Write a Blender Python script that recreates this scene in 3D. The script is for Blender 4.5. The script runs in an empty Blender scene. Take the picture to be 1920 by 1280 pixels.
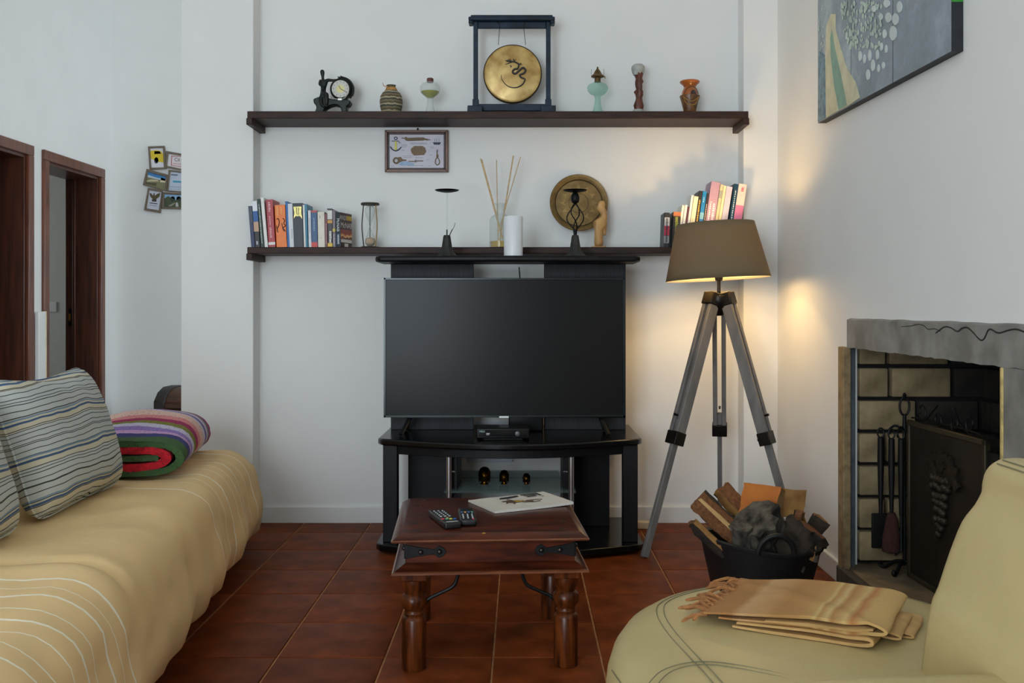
import bpy, bmesh, math, random
from mathutils import Vector, Matrix, noise as mnoise
R = math.radians
random.seed(7)
SC = bpy.context.scene
COL = SC.collection
# ------------------------------------------------------------------ camera (1920x1280 frame, level camera with lens shift)
F, CX, CY, H = 1824.0, 978.0, 575.0, 1.07
cd = bpy.data.cameras.new('camera'); cam = bpy.data.objects.new('camera', cd); COL.objects.link(cam)
cam.location = (0, 0, H); cam.rotation_euler = (R(90), 0, 0)
cd.sensor_width = 36; cd.lens = F / 1920 * 36
cd.shift_x = -(CX - 960) / 1920; cd.shift_y = -(640 - CY) / 1920
cd.clip_start = 0.05; cd.clip_end = 100
SC.camera = cam
# ------------------------------------------------------------------ view, world, daylight
vs = SC.view_settings
vs.view_transform = 'Standard'; vs.look = 'None'; vs.gamma = 1; vs.exposure = 0.0
try: vs.use_curve_mapping = False
except Exception: pass
try:
    SC.cycles.use_denoising = True
    SC.cycles.max_bounces = 10; SC.cycles.diffuse_bounces = 6; SC.cycles.transmission_bounces = 10
    SC.cycles.sample_clamp_indirect = 6
except Exception: pass
w = bpy.data.worlds.new('world'); SC.world = w; w.use_nodes = True
w.node_tree.nodes['Background'].inputs[0].default_value = (0.75, 0.88, 1.0, 1)
w.node_tree.nodes['Background'].inputs[1].default_value = 1.2

def area(name, loc, rot, sx, sy, power, col):
    l = bpy.data.lights.new(name, 'AREA'); l.shape = 'RECTANGLE'; l.size = sx; l.size_y = sy; l.energy = power; l.color = col
    o = bpy.data.objects.new(name, l); o.location = loc; o.rotation_euler = rot; COL.objects.link(o); return o
# daylight through the patio door behind the camera; hall and side-room fills are added
area('patio_door_daylight', (-1.6, -2.62, 1.45), (R(90), 0, 0), 1.9, 2.6, 190, (0.80, 0.91, 1.0))
area('hall_fill_light', (1.36, 6.2, 1.85), (R(90), 0, R(90)), 1.3, 1.3, 46, (0.82, 0.92, 1.0))  # added fill that brightens the hall from out of view
area('side_room_fill_light', (-5.9, 7.6, 1.6), (R(90), 0, R(-90)), 1.2, 1.4, 12, (0.92, 0.96, 1.0))  # added fill standing inside the side room, which has no window

# ------------------------------------------------------------------ helpers
def P(px, py, D): return Vector(((px - CX) / F * D, D, H - (py - CY) / F * D))
def PZ(px, py, z):
    D = (H - z) * F / (py - CY); return Vector(((px - CX) / F * D, D, z))
def lin(c):
    def f(v):
        v = v / 255.0
        return v / 12.92 if v <= .04045 else ((v + .055) / 1.055) ** 2.4
    return (f(c[0]), f(c[1]), f(c[2]), 1)
MATS = {}
def nodes_of(name):
    m = bpy.data.materials.new(name); m.use_nodes = True
    nt = m.node_tree; b = nt.nodes['Principled BSDF']
    return m, nt, b
def coords(nt, stretch=(1, 1, 1)):
    tc = nt.nodes.new('ShaderNodeTexCoord'); mp = nt.nodes.new('ShaderNodeMapping')
    mp.inputs['Scale'].default_value = stretch
    nt.links.new(tc.outputs['Object'], mp.inputs['Vector']); return mp.outputs['Vector']
def add_bump(nt, b, vec, scale, strength, detail=3, dist=.004):
    n = nt.nodes.new('ShaderNodeTexNoise'); n.inputs['Scale'].default_value = scale; n.inputs['Detail'].default_value = detail
    nt.links.new(vec, n.inputs['Vector'])
    bp = nt.nodes.new('ShaderNodeBump'); bp.inputs['Strength'].default_value = strength; bp.inputs['Distance'].default_value = dist
    nt.links.new(n.outputs['Fac'], bp.inputs['Height']); nt.links.new(bp.outputs['Normal'], b.inputs['Normal'])
def M(name, rgb, rough=.5, metal=0, var=.12, scale=12, stretch=(1, 1, 1), bump=None, coat=0, spec=.5, rgb2=None, detail=4, emit=None, objvar=0):
    if name in MATS: return MATS[name]
    m, nt, b = nodes_of(name)
    c = lin(rgb)
    c2 = lin(rgb2) if rgb2 else tuple(min(1, v * (1 + var)) for v in c[:3]) + (1,)
    c1 = c if rgb2 else tuple(v * (1 - var) for v in c[:3]) + (1,)
    vec = coords(nt, stretch)
    if var > 0 or rgb2:
        n = nt.nodes.new('ShaderNodeTexNoise'); n.inputs['Scale'].default_value = scale; n.inputs['Detail'].default_value = detail
        nt.links.new(vec, n.inputs['Vector'])
        r = nt.nodes.new('ShaderNodeValToRGB'); r.color_ramp.elements[0].position = .35; r.color_ramp.elements[1].position = .65
        r.color_ramp.elements[0].color = c1; r.color_ramp.elements[1].color = c2
        nt.links.new(n.outputs['Fac'], r.inputs['Fac'])
        out = r.outputs['Color']
        if objvar:
            oi = nt.nodes.new('ShaderNodeObjectInfo'); mr = nt.nodes.new('ShaderNodeMapRange')
            mr.inputs['To Min'].default_value = 1 - objvar; mr.inputs['To Max'].default_value = 1 + objvar
            nt.links.new(oi.outputs['Random'], mr.inputs['Value'])
            hs = nt.nodes.new('ShaderNodeHueSaturation'); nt.links.new(out, hs.inputs['Color']); nt.links.new(mr.outputs['Result'], hs.inputs['Value'])
            out = hs.outputs['Color']
        nt.links.new(out, b.inputs['Base Color'])
    else:
        b.inputs['Base Color'].default_value = c
    b.inputs['Roughness'].default_value = rough; b.inputs['Metallic'].default_value = metal
    b.inputs['Coat Weight'].default_value = coat; b.inputs['Specular IOR Level'].default_value = spec
    if bump: add_bump(nt, b, vec, bump[0], bump[1])
    if emit: b.inputs['Emission Color'].default_value = lin(emit[0]); b.inputs['Emission Strength'].default_value = emit[1]
    MATS[name] = m; return m
def glass(name, rgb, rough=.02, alpha=.25, ior=1.45):
    """thin clear glass: mostly transparent with a fresnel gloss"""
    if name in MATS: return MATS[name]
    m = bpy.data.materials.new(name); m.use_nodes = True; nt = m.node_tree; nt.nodes.clear()
    o = nt.nodes.new('ShaderNodeOutputMaterial'); t = nt.nodes.new('ShaderNodeBsdfTransparent'); g = nt.nodes.new('ShaderNodeBsdfPrincipled')
    g.inputs['Base Color'].default_value = lin(rgb); g.inputs['Roughness'].default_value = .08
    t.inputs['Color'].default_value = tuple(.5 + .5 * v for v in lin(rgb)[:3]) + (1,)
    lw = nt.nodes.new('ShaderNodeLayerWeight'); lw.inputs['Blend'].default_value = .35
    mr = nt.nodes.new('ShaderNodeMapRange'); mr.inputs['To Min'].default_value = alpha; mr.inputs['To Max'].default_value = min(1, alpha + .32)
    nt.links.new(lw.outputs['Facing'], mr.inputs['Value'])
    mx = nt.nodes.new('ShaderNodeMixShader'); nt.links.new(mr.outputs['Result'], mx.inputs[0])
    nt.links.new(t.outputs[0], mx.inputs[1]); nt.links.new(g.outputs[0], mx.inputs[2]); nt.links.new(mx.outputs[0], o.inputs[0])
    MATS[name] = m; return m
def ramp_mat(name, axis, lo, hi, stops, rough=.7, wob=0, wobscale=20, bump=None, soft=False):
    """bands of colour along one local axis; stops = [(pos 0..1, rgb)]"""
    if name in MATS: return MATS[name]
    m, nt, b = nodes_of(name); vec = coords(nt)
    sx = nt.nodes.new('ShaderNodeSeparateXYZ'); nt.links.new(vec, sx.inputs[0]); v = sx.outputs[axis]
    if wob:
        n = nt.nodes.new('ShaderNodeTexNoise'); n.inputs['Scale'].default_value = wobscale; nt.links.new(vec, n.inputs['Vector'])
        ma = nt.nodes.new('ShaderNodeMath'); ma.operation = 'MULTIPLY_ADD'; ma.inputs[1].default_value = wob
        nt.links.new(n.outputs['Fac'], ma.inputs[0]); nt.links.new(v, ma.inputs[2]); v = ma.outputs[0]
    mr = nt.nodes.new('ShaderNodeMapRange'); mr.inputs['From Min'].default_value = lo; mr.inputs['From Max'].default_value = hi
    nt.links.new(v, mr.inputs['Value']); v = mr.outputs['Result']
    r = nt.nodes.new('ShaderNodeValToRGB'); cr = r.color_ramp; cr.interpolation = 'CONSTANT'
    cr.elements.remove(cr.elements[1]); cr.elements[0].position = stops[0][0]; cr.elements[0].color = lin(stops[0][1])
    for p, c in stops[1:]:
        e = cr.elements.new(p); e.color = lin(c)
    if soft: cr.interpolation = 'LINEAR'
    nt.links.new(v, r.inputs['Fac']); nt.links.new(r.outputs['Color'], b.inputs['Base Color'])
    b.inputs['Roughness'].default_value = rough
    if bump: add_bump(nt, b, vec, bump[0], bump[1])
    MATS[name] = m; return m

MW = {}
class MB:
    def __init__(s): s.v = []; s.f = []; s.m = []
    def add(s, vs, fs, mi=0):
        o = len(s.v); s.v += [Vector(v) for v in vs]; s.f += [tuple(i + o for i in f) for f in fs]; s.m += [mi] * len(fs); return s
    def box(s, x0, x1, y0, y1, z0, z1, mi=0, T=None):
        vs = [Vector((x, y, z)) for z in (z0, z1) for y in (y0, y1) for x in (x0, x1)]
        if T: vs = [T @ v for v in vs]
        return s.add(vs, [(0, 2, 3, 1), (4, 5, 7, 6), (0, 1, 5, 4), (2, 6, 7, 3), (0, 4, 6, 2), (1, 3, 7, 5)], mi)
    def loft(s, loops, mi=0, cap=True, closed=True):
        o = len(s.v); n = len(loops[0])
        for l in loops: s.v += [Vector(p) for p in l]
        for k in range(len(loops) - 1):
            for i in range(n if closed else n - 1):
                a, b = o + k * n + i, o + k * n + (i + 1) % n
                s.f.append((a, b, b + n, a + n)); s.m.append(mi)
        if cap:
            s.f.append(tuple(o + i for i in reversed(range(n)))); s.m.append(mi)
            s.f.append(tuple(o + (len(loops) - 1) * n + i for i in range(n))); s.m.append(mi)
        return s
    def tube(s, pts, r, n=8, mi=0, closed=False, flat=1.0):
        pts = [Vector(p) for p in pts]; N = len(pts)
        rs = r if isinstance(r, (list, tuple)) else [r] * N
        loops = []; up = None
        for i, p in enumerate(pts):
            a = pts[(i - 1) % N] if (closed or i > 0) else p; b = pts[(i + 1) % N] if (closed or i < N - 1) else p
            t = (b - a).normalized()
            if up is None:
                up = Vector((0, 0, 1)) if abs(t.z) < .9 else Vector((0, 1, 0))
            u = (up - t * up.dot(t)); u = u.normalized() if u.length > 1e-6 else t.orthogonal().normalized()
            up = u; q = t.cross(u)
            loops.append([p + (u * math.cos(2 * math.pi * k / n) * flat + q * math.sin(2 * math.pi * k / n)) * rs[i] for k in range(n)])
        if closed: loops.append(loops[0])
        return s.loft(loops, mi, cap=not closed)
    def lathe(s, prof, c=(0, 0, 0), n=28, mi=0, T=None, cap=True, sx=1, sy=1):
        c = Vector(c); loops = []
        for r, z in prof:
            r = max(r, 1e-4)
            l = [Vector((r * sx * math.cos(2 * math.pi * k / n), r * sy * math.sin(2 * math.pi * k / n), z)) for k in range(n)]
            loops.append([c + (T @ p if T else p) for p in l])
        return s.loft(loops, mi, cap)
    def prism(s, poly, fn, d0, d1, mi=0):
        """poly of (a,b) points, fn(a,b,d)->Vector"""
        n = len(poly)
        a = [fn(p[0], p[1], d0) for p in poly]; b = [fn(p[0], p[1], d1) for p in poly]
        return s.add(a + b, [tuple(range(n)), tuple(n + i for i in reversed(range(n)))] + [((i + 1) % n, i, n + i, n + (i + 1) % n) for i in range(n)], mi)
    def sphere(s, c, r, n=12, mi=0, sc=(1, 1, 1)):
        c = Vector(c); k = max(4, n // 2); loops = []
        for i in range(k + 1):
            th = math.pi * i / k; rr = max(math.sin(th) * r, r * .01)
            loops.append([c + Vector((rr * math.cos(2 * math.pi * j / n) * sc[0], rr * math.sin(2 * math.pi * j / n) * sc[1], -r * math.cos(th) * sc[2])) for j in range(n)])
        return s.loft(loops, mi)
    def rbox(s, c, h, r, n=(6, 6, 6), fn=None, mi=0, T=None):
        c = Vector(c)
        def axis(hh, k):
            rr = min(r, hh * .999); inn = hh - rr
            e = [rr * math.tan(t * math.pi / 4 / 3) for t in range(1, 4)]
            return [-inn - q for q in reversed(e)] + [-inn + 2 * inn * i / k for i in range(k + 1)] + [inn + q for q in e]
        A = [axis(h[i], n[i]) for i in range(3)]
        key = {}; vs = []; fs = []
        def vid(p):
            kk = tuple(round(q, 6) for q in p)
            if kk in key: return key[kk]
            inn = Vector([max(-(h[i] - min(r, h[i] * .999)), min(h[i] - min(r, h[i] * .999), p[i])) for i in range(3)])
            d = Vector(p) - inn; q = inn + d.normalized() * min(r, min(h) * .999) if d.length > 1e-9 else Vector(p)
            if fn: q = fn(q)
            q = c + q
            if T: q = T @ q
            key[kk] = len(vs); vs.append(q); return key[kk]
        for ax in range(3):
            u, w_ = (ax + 1) % 3, (ax + 2) % 3
            for sg in (-1, 1):
                for i in range(len(A[u]) - 1):
                    for j in range(len(A[w_]) - 1):
                        q = []
                        for (a, b) in ((i, j), (i + 1, j), (i + 1, j + 1), (i, j + 1)):
                            p = [0, 0, 0]; p[ax] = sg * h[ax]; p[u] = A[u][a]; p[w_] = A[w_][b]; q.append(vid(p))
                        fs.append(tuple(q) if sg > 0 else tuple(reversed(q)))
        return s.add(vs, fs, mi)
    def text(s, body, size, fn, mi=0, depth=.0005):
        cu = bpy.data.curves.new('t', 'FONT'); cu.body = body; cu.size = size; cu.align_x = 'CENTER'; cu.align_y = 'CENTER'; cu.resolution_u = 2
        o = bpy.data.objects.new('t', cu); COL.objects.link(o)
        dg = bpy.context.evaluated_depsgraph_get(); me = bpy.data.meshes.new_from_object(o.evaluated_get(dg))
        s.add([fn(v.co.x, v.co.y, depth) for v in me.vertices], [tuple(p.vertices) for p in me.polygons], mi)
        bpy.data.objects.remove(o); bpy.data.curves.remove(cu); bpy.data.meshes.remove(me); return s
    def build(s, name, mats, parent=None, origin=None, local=False, smooth=40, bevel=0, seg=2, sub=0):
        if not isinstance(mats, (list, tuple)): mats = [mats]
        mw = Matrix.Identity(4)
        if parent is not None: mw = MW[parent.name]
        elif origin is not None: mw = Matrix.Translation(Vector(origin))
        inv = Matrix.Identity(4) if local else mw.inverted()
        me = bpy.data.meshes.new(name)
        me.from_pydata([tuple(inv @ v) for v in s.v], [], s.f)
        for m in mats: me.materials.append(m)
        me.polygons.foreach_set('material_index', s.m)
        me.update()
        if smooth:
            me.polygons.foreach_set('use_smooth', [True] * len(me.polygons))
            me.set_sharp_from_angle(angle=R(smooth))
        bm = bmesh.new(); bm.from_mesh(me); bmesh.ops.remove_doubles(bm, verts=bm.verts, dist=1e-6); bmesh.ops.recalc_face_normals(bm, faces=bm.faces); bm.to_mesh(me); bm.free()
        o = bpy.data.objects.new(name, me); COL.objects.link(o)
        if parent is not None: o.parent = parent; MW[o.name] = mw
        else:
            if origin is not None: o.location = origin
            MW[o.name] = mw
        if bevel:
            b = o.modifiers.new('bevel', 'BEVEL'); b.width = bevel; b.segments = seg; b.limit_method = 'ANGLE'; b.angle_limit = R(35)
        if sub:
            b = o.modifiers.new('sub', 'SUBSURF'); b.levels = sub; b.render_levels = sub
        return o
def thing(name, label, cat, loc=(0, 0, 0), rz=0, group=None, rot=None):
    o = bpy.data.objects.new(name, None); COL.objects.link(o); o.empty_display_size = .05
    o.location = loc; o.rotation_euler = rot if rot else (0, 0, rz)
    MW[o.name] = Matrix.Translation(Vector(loc)) @ o.rotation_euler.to_matrix().to_4x4()
    tag(o, label, cat, group); return o
def tag(o, label, cat, group=None, kind=None):
    if label: o['label'] = label
    if cat: o['category'] = cat
    if group: o['group'] = group
    if kind: o['kind'] = kind
    return o
def struct(o, label=None):
    o['kind'] = 'structure'
    if label: o['label'] = label
    return o
def bez(pts, k=8):
    """Catmull-Rom through points"""
    pts = [Vector(p) for p in pts]; out = []
    for i in range(len(pts) - 1):
        a = pts[max(i - 1, 0)]; b = pts[i]; c = pts[i + 1]; d = pts[min(i + 2, len(pts) - 1)]
        for j in range(k):
            t = j / k
            out.append(.5 * ((2 * b) + (c - a) * t + (2 * a - 5 * b + 4 * c - d) * t * t + (3 * b - a - 3 * c + d) * t ** 3))
    out.append(pts[-1]); return out
def nz(x, y, z=0, s=1): return mnoise.noise(Vector((x * s, y * s, z * s)))

# ------------------------------------------------------------------ common materials
WALL = M('wall_paint', (233, 234, 232), .75, var=.015, scale=3, bump=(90, .06))
SKIRT = M('skirting_paint', (226, 228, 226), .45, var=.02, scale=4)
CEIL = M('ceiling_paint', (236, 236, 232), .8, var=.01)
DOORWOOD = M('dark_red_wood', (88, 44, 24), .38, var=0, rgb2=(58, 27, 15), scale=5, stretch=(9, 9, .7), bump=(30, .05), coat=.2)
CASING = M('casing_wood', (116, 64, 40), .35, var=0, rgb2=(88, 46, 28), scale=6, stretch=(6, 6, .8), coat=.2)
SHELFW = M('dark_shelf_wood', (60, 36, 26), .5, spec=.3, var=0, rgb2=(34, 20, 15), scale=8, stretch=(1.2, 12, 14), bump=(40, .25))
BLACKWOOD = M('black_ash_veneer', (21, 21, 23), .45, spec=.22, var=0, rgb2=(13, 13, 14), scale=14, stretch=(9, 9, .6), bump=(60, .06))
BLACKGLOSS = M('black_gloss_board', (13, 13, 14), .2, var=.2, scale=8, spec=.35)
PANELGREY = M('dark_grey_oak_panel', (40, 43, 48), .5, spec=.25, var=0, rgb2=(26, 28, 31), scale=16, stretch=(10, 10, .5), bump=(60, .08))
CHROME = M('satin_silver', (190, 190, 192), .3, 1, var=.03)
IRON = M('black_iron', (24, 24, 25), .5, .6, var=.25, scale=30, bump=(60, .15))
BRASS = M('aged_brass', (168, 122, 40), .28, 1, var=.25, scale=20)
WHITEP = M('white_plastic', (228, 228, 226), .4, var=.02)

# ------------------------------------------------------------------ setting: room shell
XL, XR, YB, ZC, YH = -3.05, 1.24, -2.5, 3.6, 7.24
YP, YW = 4.714, 4.83          # pier face, recess face
floor = struct(MB().box(XL - .3, XR + .8, YB - .2, YH + .1, -.08, -.004).build('floor', M('floor_grout', (172, 122, 76), .85, var=.2, scale=25), origin=(0, 0, 0)), 'terracotta tiled floor with pale grout')
TILE = M('terracotta_tile', (126, 62, 28), .42, var=0, rgb2=(96, 44, 19), scale=9, bump=(22, .12), spec=.06, objvar=.14)
tb = MB(); tb.rbox((0, 0, -.005), (.1622, .1622, .005), .003, (1, 1, 1)); t0 = tb.build('tile', TILE, parent=floor)
first = True; rest = MB()
tx0, ty0 = -.0874, 3.30
for i in range(-9, 6):
    for j in range(-18, 13):
        x, y = tx0 + .33 * i + .165, ty0 + .33 * j + .165
        if x < XL - .2 or x > XR + .12 or y < YB - .1 or y > YH + .1: continue
        if -1.75 < x and 1.0 < y < 4.95:
            if first: o = t0; first = False
            else: o = t0.copy(); COL.objects.link(o); o.parent = floor
            o.location = (x, y, random.uniform(-.0006, .0004))
        else:
            rest.box(x - .162, x + .162, y - .162, y + .162, -.01, 0)
ro = rest.build('tile_field', TILE, parent=floor); ro['kind'] = 'stuff'
struct(MB().box(XL - .3, XR + .8, YB - .2, YH + .1, ZC, ZC + .1).build('ceiling', CEIL, origin=(0, 0, ZC)), 'white ceiling')
# TV wall: recess between two piers
struct(MB().box(-1.651, XR + .02, YW, 5.0, -.01, ZC).build('wall_back', WALL, origin=(0, YW, 0)), 'white recessed wall behind the television')
struct(MB().box(-1.651, -1.30, YP, YW + .01, -.01, ZC).build('wall_back_left_pier', WALL, origin=(-1.5, YP, 0), bevel=.004), 'white pier left of the shelves')
struct(MB().box(1.075, XR + .01, YP, YW + .01, -.01, ZC).build('wall_back_right_pier', WALL, origin=(1.2, YP, 0), bevel=.004), 'narrow white pier behind the tripod lamp')
struct(MB().box(XL - .02, XR + .1, YH, YH + .1, -.01, ZC).build('wall_hall', WALL, origin=(-2, YH, 0)), 'white hall wall with hanging photo frames')
# left wall with two door openings (wall is 0.22 thick)
lw = MB(); LT = XL - .22
for (a, b_) in ((YB, 5.17), (5.99, 6.24), (7.02, YH + .1)): lw.box(LT, XL, a, b_, -.01, ZC)
for (a, b_) in ((5.17, 5.99), (6.24, 7.02)): lw.box(LT, XL, a, b_, 2.01, ZC)
struct(lw.build('wall_left', WALL, origin=(XL, 3, 0), smooth=0), 'white left wall with two wooden doorways')
# rooms beyond the doorways
struct(MB().box(-6.2, LT, 8.7, 8.8, 0, 2.8).build('wall_side_room', M('side_room_paint', (205, 205, 200), .8, var=.02), origin=(-4.5, 8.7, 0)), 'pale wall seen through the open doorway')
sr = MB().box(-6.2, LT, 4.0, 8.8, -.05, 0); sr.box(-6.2, LT, 4.0, 8.8, 2.8, 2.85); sr.box(-6.25, -6.2, 4.0, 8.8, 0, 2.8); sr.box(-6.2, LT, 3.95, 4.0, 0, 2.8); sr.box(LT - .02, LT, 7.02, 8.8, 0, 2.8)
sr.box(LT - .02, LT, 4.0, 5.17, 0, 2.8)
struct(sr.build('wall_side_room_shell', M('side_room_shell_paint', (200, 200, 196), .8, var=.02), origin=(-4.5, 6.5, 0), smooth=0), 'side room beyond the doorways')
# right wall with fireplace opening
FY0, FY1, FZ0, FZ1 = 2.49, 3.74, .08, .917
rw = MB(); RT = XR + .05
rw.box(XR, RT, YB, FY0, -.01, ZC); rw.box(XR, RT, FY1, 5.5, -.01, ZC); rw.box(XR, RT, 6.9, YH + .1, -.01, ZC); rw.box(XR, RT, 5.5, 6.9, -.01, 1.15); rw.box(XR, RT, 5.5, 6.9, 2.55, ZC); rw.box(XR, RT, FY0, FY1, FZ1, ZC); rw.box(XR, RT, FY0, FY1, -.01, .03)
struct(rw.build('wall_right', WALL, origin=(XR, 3, 0), smooth=0), 'white right wall around the fireplace')
# rear wall behind the camera with a window
bw = MB(); wx0, wx1, wz0, wz1 = -2.55, -.65, .15, 2.75
bw.box(XL - .2, wx0, YB - .15, YB, -.01, ZC); bw.box(wx1, XR + .1, YB - .15, YB, -.01, ZC); bw.box(wx0, wx1, YB - .15, YB, -.01, wz0); bw.box(wx0, wx1, YB - .15, YB, wz1, ZC)
struct(bw.build('wall_rear', WALL, origin=(0, YB, 0), smooth=0), 'white rear wall behind the viewer')
wf = MB()
for (a, b_, c, d) in ((wx0, wx1, wz0, wz0 + .06), (wx0, wx1, wz1 - .06, wz1), (wx0, wx0 + .06, wz0, wz1), (wx1 - .06, wx1, wz0, wz1), (-1.64, -1.56, wz0, wz1)):
    wf.box(a, b_, YB - .07, YB - .02, c, d)
struct(wf.build('window_1', WHITEP, origin=(-1.15, YB, wz0), smooth=0), 'white glazed patio door frame behind the viewer')
for nm, X0, X1, ya, yb, za, zb, lab in (('added_hall_window', 1.25, 1.285, 5.5, 6.9, 1.15, 2.55, 'added white window frame, unseen, at the end of the hall'),):  # invented out-of-view frame for the added hall light
    wf = MB()
    for (a, b_, c, d) in ((ya, yb, za, za + .05), (ya, yb, zb - .05, zb), (ya, ya + .05, za, zb), (yb - .05, yb, za, zb), ((ya + yb) / 2 - .03, (ya + yb) / 2 + .03, za, zb)): wf.box(X0, X1, a, b_, c, d)
    struct(wf.build(nm, WHITEP, origin=(X0, ya, za), smooth=0), lab)
# skirting boards
def skirt(name, segs, lab):
    b = MB()
    for (x0, x1, y0, y1) in segs: b.box(x0, x1, y0, y1, -.003, .082)
    return struct(b.build(name, SKIRT, origin=(segs[0][0], segs[0][2], 0), bevel=.006, seg=3), lab)
skirt('baseboard_back', [(-1.30, 1.075, YW - .014, YW + .002)], 'white skirting board of the recess')
skirt('baseboard_back_left', [(-1.665, -1.287, YP - .014, YP + .002), (-1.302, -1.287, YP - .014, YW)], 'white skirting board around the left pier')
skirt('baseboard_back_right', [(1.061, XR, YP - .014, YP + .002), (1.061, 1.077, YP - .014, YW)], 'white skirting board around the right pier')
skirt('baseboard_right', [(XR - .014, XR + .002, 3.765, YP)], 'white skirting board between pier and fireplace')
skirt('baseboard_hall', [(XL, XR, YH - .014, YH + .002)], 'white skirting board in the hall')

# doorways
def doorway(n, y0, y1, lab):
    root = bpy.data.objects.new('door_%d' % n, None); COL.objects.link(root); root.location = (XL, (y0 + y1) / 2, 0); MW[root.name] = Matrix.Translation(root.location)
    struct(root, lab)
    for (a, b_) in ((y0 - .06, y0 + .005), (y1 - .005, y1 + .06)):
        MB().box(XL - .002, XL + .0215, a, b_, 0, 2.006).build('casing', CASING, root, bevel=.006, seg=3)
    MB().box(XL - .002, XL + .022, y0 - .06, y1 + .06, 2.005, 2.07).build('casing_head', CASING, root, bevel=.006, seg=3)
    MB().box(LT - .01, XL, y0, y0 + .025, 0, 2.01).build('jamb', DOORWOOD, root, bevel=.003)
    MB().box(LT - .01, XL, y1 - .025, y1, 0, 2.01).build('jamb', DOORWOOD, root, bevel=.003)
    MB().box(LT - .01, XL, y0 + .02, y1 - .02, 1.985, 2.011).build('jamb_head', DOORWOOD, root, bevel=.003)
    st = MB().box(LT + .045, LT + .065, y0 + .02, y0 + .04, 0, 1.99); st.box(LT + .045, LT + .065, y1 - .04, y1 - .02, 0, 1.99)
    st.build('door_stop', DOORWOOD, root, bevel=.003)
    return root
d1 = doorway(1, 5.17, 5.99, 'dark red wooden doorway at the left edge')
d2 = doorway(2, 6.24, 7.02, 'dark red wooden doorway opening to a pale side room')
lk = MB().box(LT + .012, LT + .034, 6.990, 6.9965, .93, 1.06).build('lock_plate', IRON, d2, bevel=.002); lk['label'] = 'dark metal lock plate on door jamb'
lk2 = MB().box(LT + .016, LT + .03, 6.9885, 6.995, .97, 1.02).build('latch_bolt', BRASS, d2)
# door leaf (closed) of the first doorway
dl = MB().box(LT + .0, LT + .044, 5.2, 5.965, .005, 1.984); 
for (za, zb) in ((.2, .95), (1.08, 1.85)):
    for (ya, yb) in ((5.3, 5.54), (5.63, 5.87)): dl.box(LT + .044, LT + .052, ya, yb, za, zb)
o = dl.build('door_leaf', DOORWOOD, d1, bevel=.004)
o = MB().rbox((-4.2, 8.692, 1.07), (.045, .006, .045), .004, (1, 1, 1)).build('light_switch', WHITEP, origin=(-4.2, 8.7, 1.02)); tag(o, 'white light switch on wall beyond the open doorway', 'switch')
# white board between doorways
pb = thing('white_board', 'narrow white board leaning on the wall between two doorways', 'board', (-3.02, 6.11, 0))
MB().rbox((-3.022, 6.108, .52), (.014, .046, .52), .006, (1, 1, 1)).build('panel', WHITEP, pb)
MB().box(-3.03, -3.006, 6.150, 6.158, 0, 1.042).build('edge_strip', M('yellowed_edging', (222, 208, 160), .5), pb)

# fireplace ------------------------------------------------------------
CEM = M('grey_cement', (150, 148, 142), .85, var=0, rgb2=(118, 116, 110), scale=9, bump=(28, .45))
STONE = M('sandy_stone', (150, 128, 92), .85, var=0, rgb2=(120, 100, 70), scale=30, bump=(60, .4))
STEEL = M('blue_grey_steel', (84, 94, 102), .5, .4, var=.15, scale=20)
LINING = M('dark_mortar', (20, 18, 16), .95, var=.3, scale=10)  # dark mottled lining behind the bricks
fp = bpy.data.objects.new('wall_fireplace', None); COL.objects.link(fp); fp.location = (XR, 3.1, 0); MW[fp.name] = Matrix.Translation(fp.location); struct(fp, 'open brick fireplace with cracked cement lintel')
BX = 1.80
sh = MB(); sh.box(BX, BX + .05, 2.4, 3.85, 0, 1.6); sh.box(1.27, BX, FY1 + .03, FY1 + .08, 0, 1.6); sh.box(1.29, BX, 2.38, FY0 - .03, 0, 1.6); sh.box(1.29, BX, 2.4, 3.8, 1.55, 1.6)
sh.box(1.288, 1.30, FY0 - .05, FY1 + .03, FZ1 + .04, 1.6)
sh.build('firebox_lining', LINING, fp, smooth=0)
HEARTH = M('hearth_stone', (138, 120, 92), .85, var=0, rgb2=(96, 82, 62), scale=8, bump=(30, .3))
MB().box(1.245, BX, FY0 - .05, FY1 + .05, -.003, FZ0).build('hearth_slab', HEARTH, fp, bevel=.004)
MB().box(1.215, 1.245, FY0 - .05, FY1 + .02, -.003, FZ0 - .006).build('hearth_kerb', M('dark_hearth_kerb', (74, 68, 60), .8, var=.2, scale=20), fp, bevel=.005)
# lintel with a wandering crack, uneven lower edge
lt = MB(); ny = 64; loops = []
for k in range(ny + 1):
    y = 2.0 + (3.668 - 2.0) * k / ny
    zb = FZ1 + .004 * nz(y * 30, 1.3) + .003 * nz(y * 9, 4)
    zt = 1.022 + .003 * nz(y * 8, 2.2); xf = 1.226 + .003 * nz(y * 12, 7)
    loops.append([(XR + .03, y, zb), (xf, y, zb), (xf, y, zt), (XR + .001, y, zt + .006), (XR + .03, y, zt + .006)])
lt.loft(loops); lt.build('lintel', CEM, fp, smooth=30)
crack = [(1755, 624), (1770, 613), (1782, 614), (1795, 621), (1804, 615), (1814, 614), (1826, 624), (1838, 637), (1846, 634), (1855, 617), (1872, 624), (1890, 619), (1905, 617), (1920, 622)]
def rwall(px, py, X=1.2):
    D = X * F / (px - CX); return Vector((X, D, H - (py - CY) / F * D))
cm = MB(); cm.tube(bez([rwall(a, b_, 1.2255) for a, b_ in crack], 4), .0022, 6); cm.tube(bez([rwall(a, b_, 1.2255) for a, b_ in ((1690, 612), (1706, 611), (1720, 608), (1732, 610), (1740, 617), (1752, 616), (1763, 621))], 4), .0012, 6)
cm.build('crack', M('crack_shadow', (46, 42, 36), .95, var=.2), fp)['label'] = 'dark wandering crack in the lintel'
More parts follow.
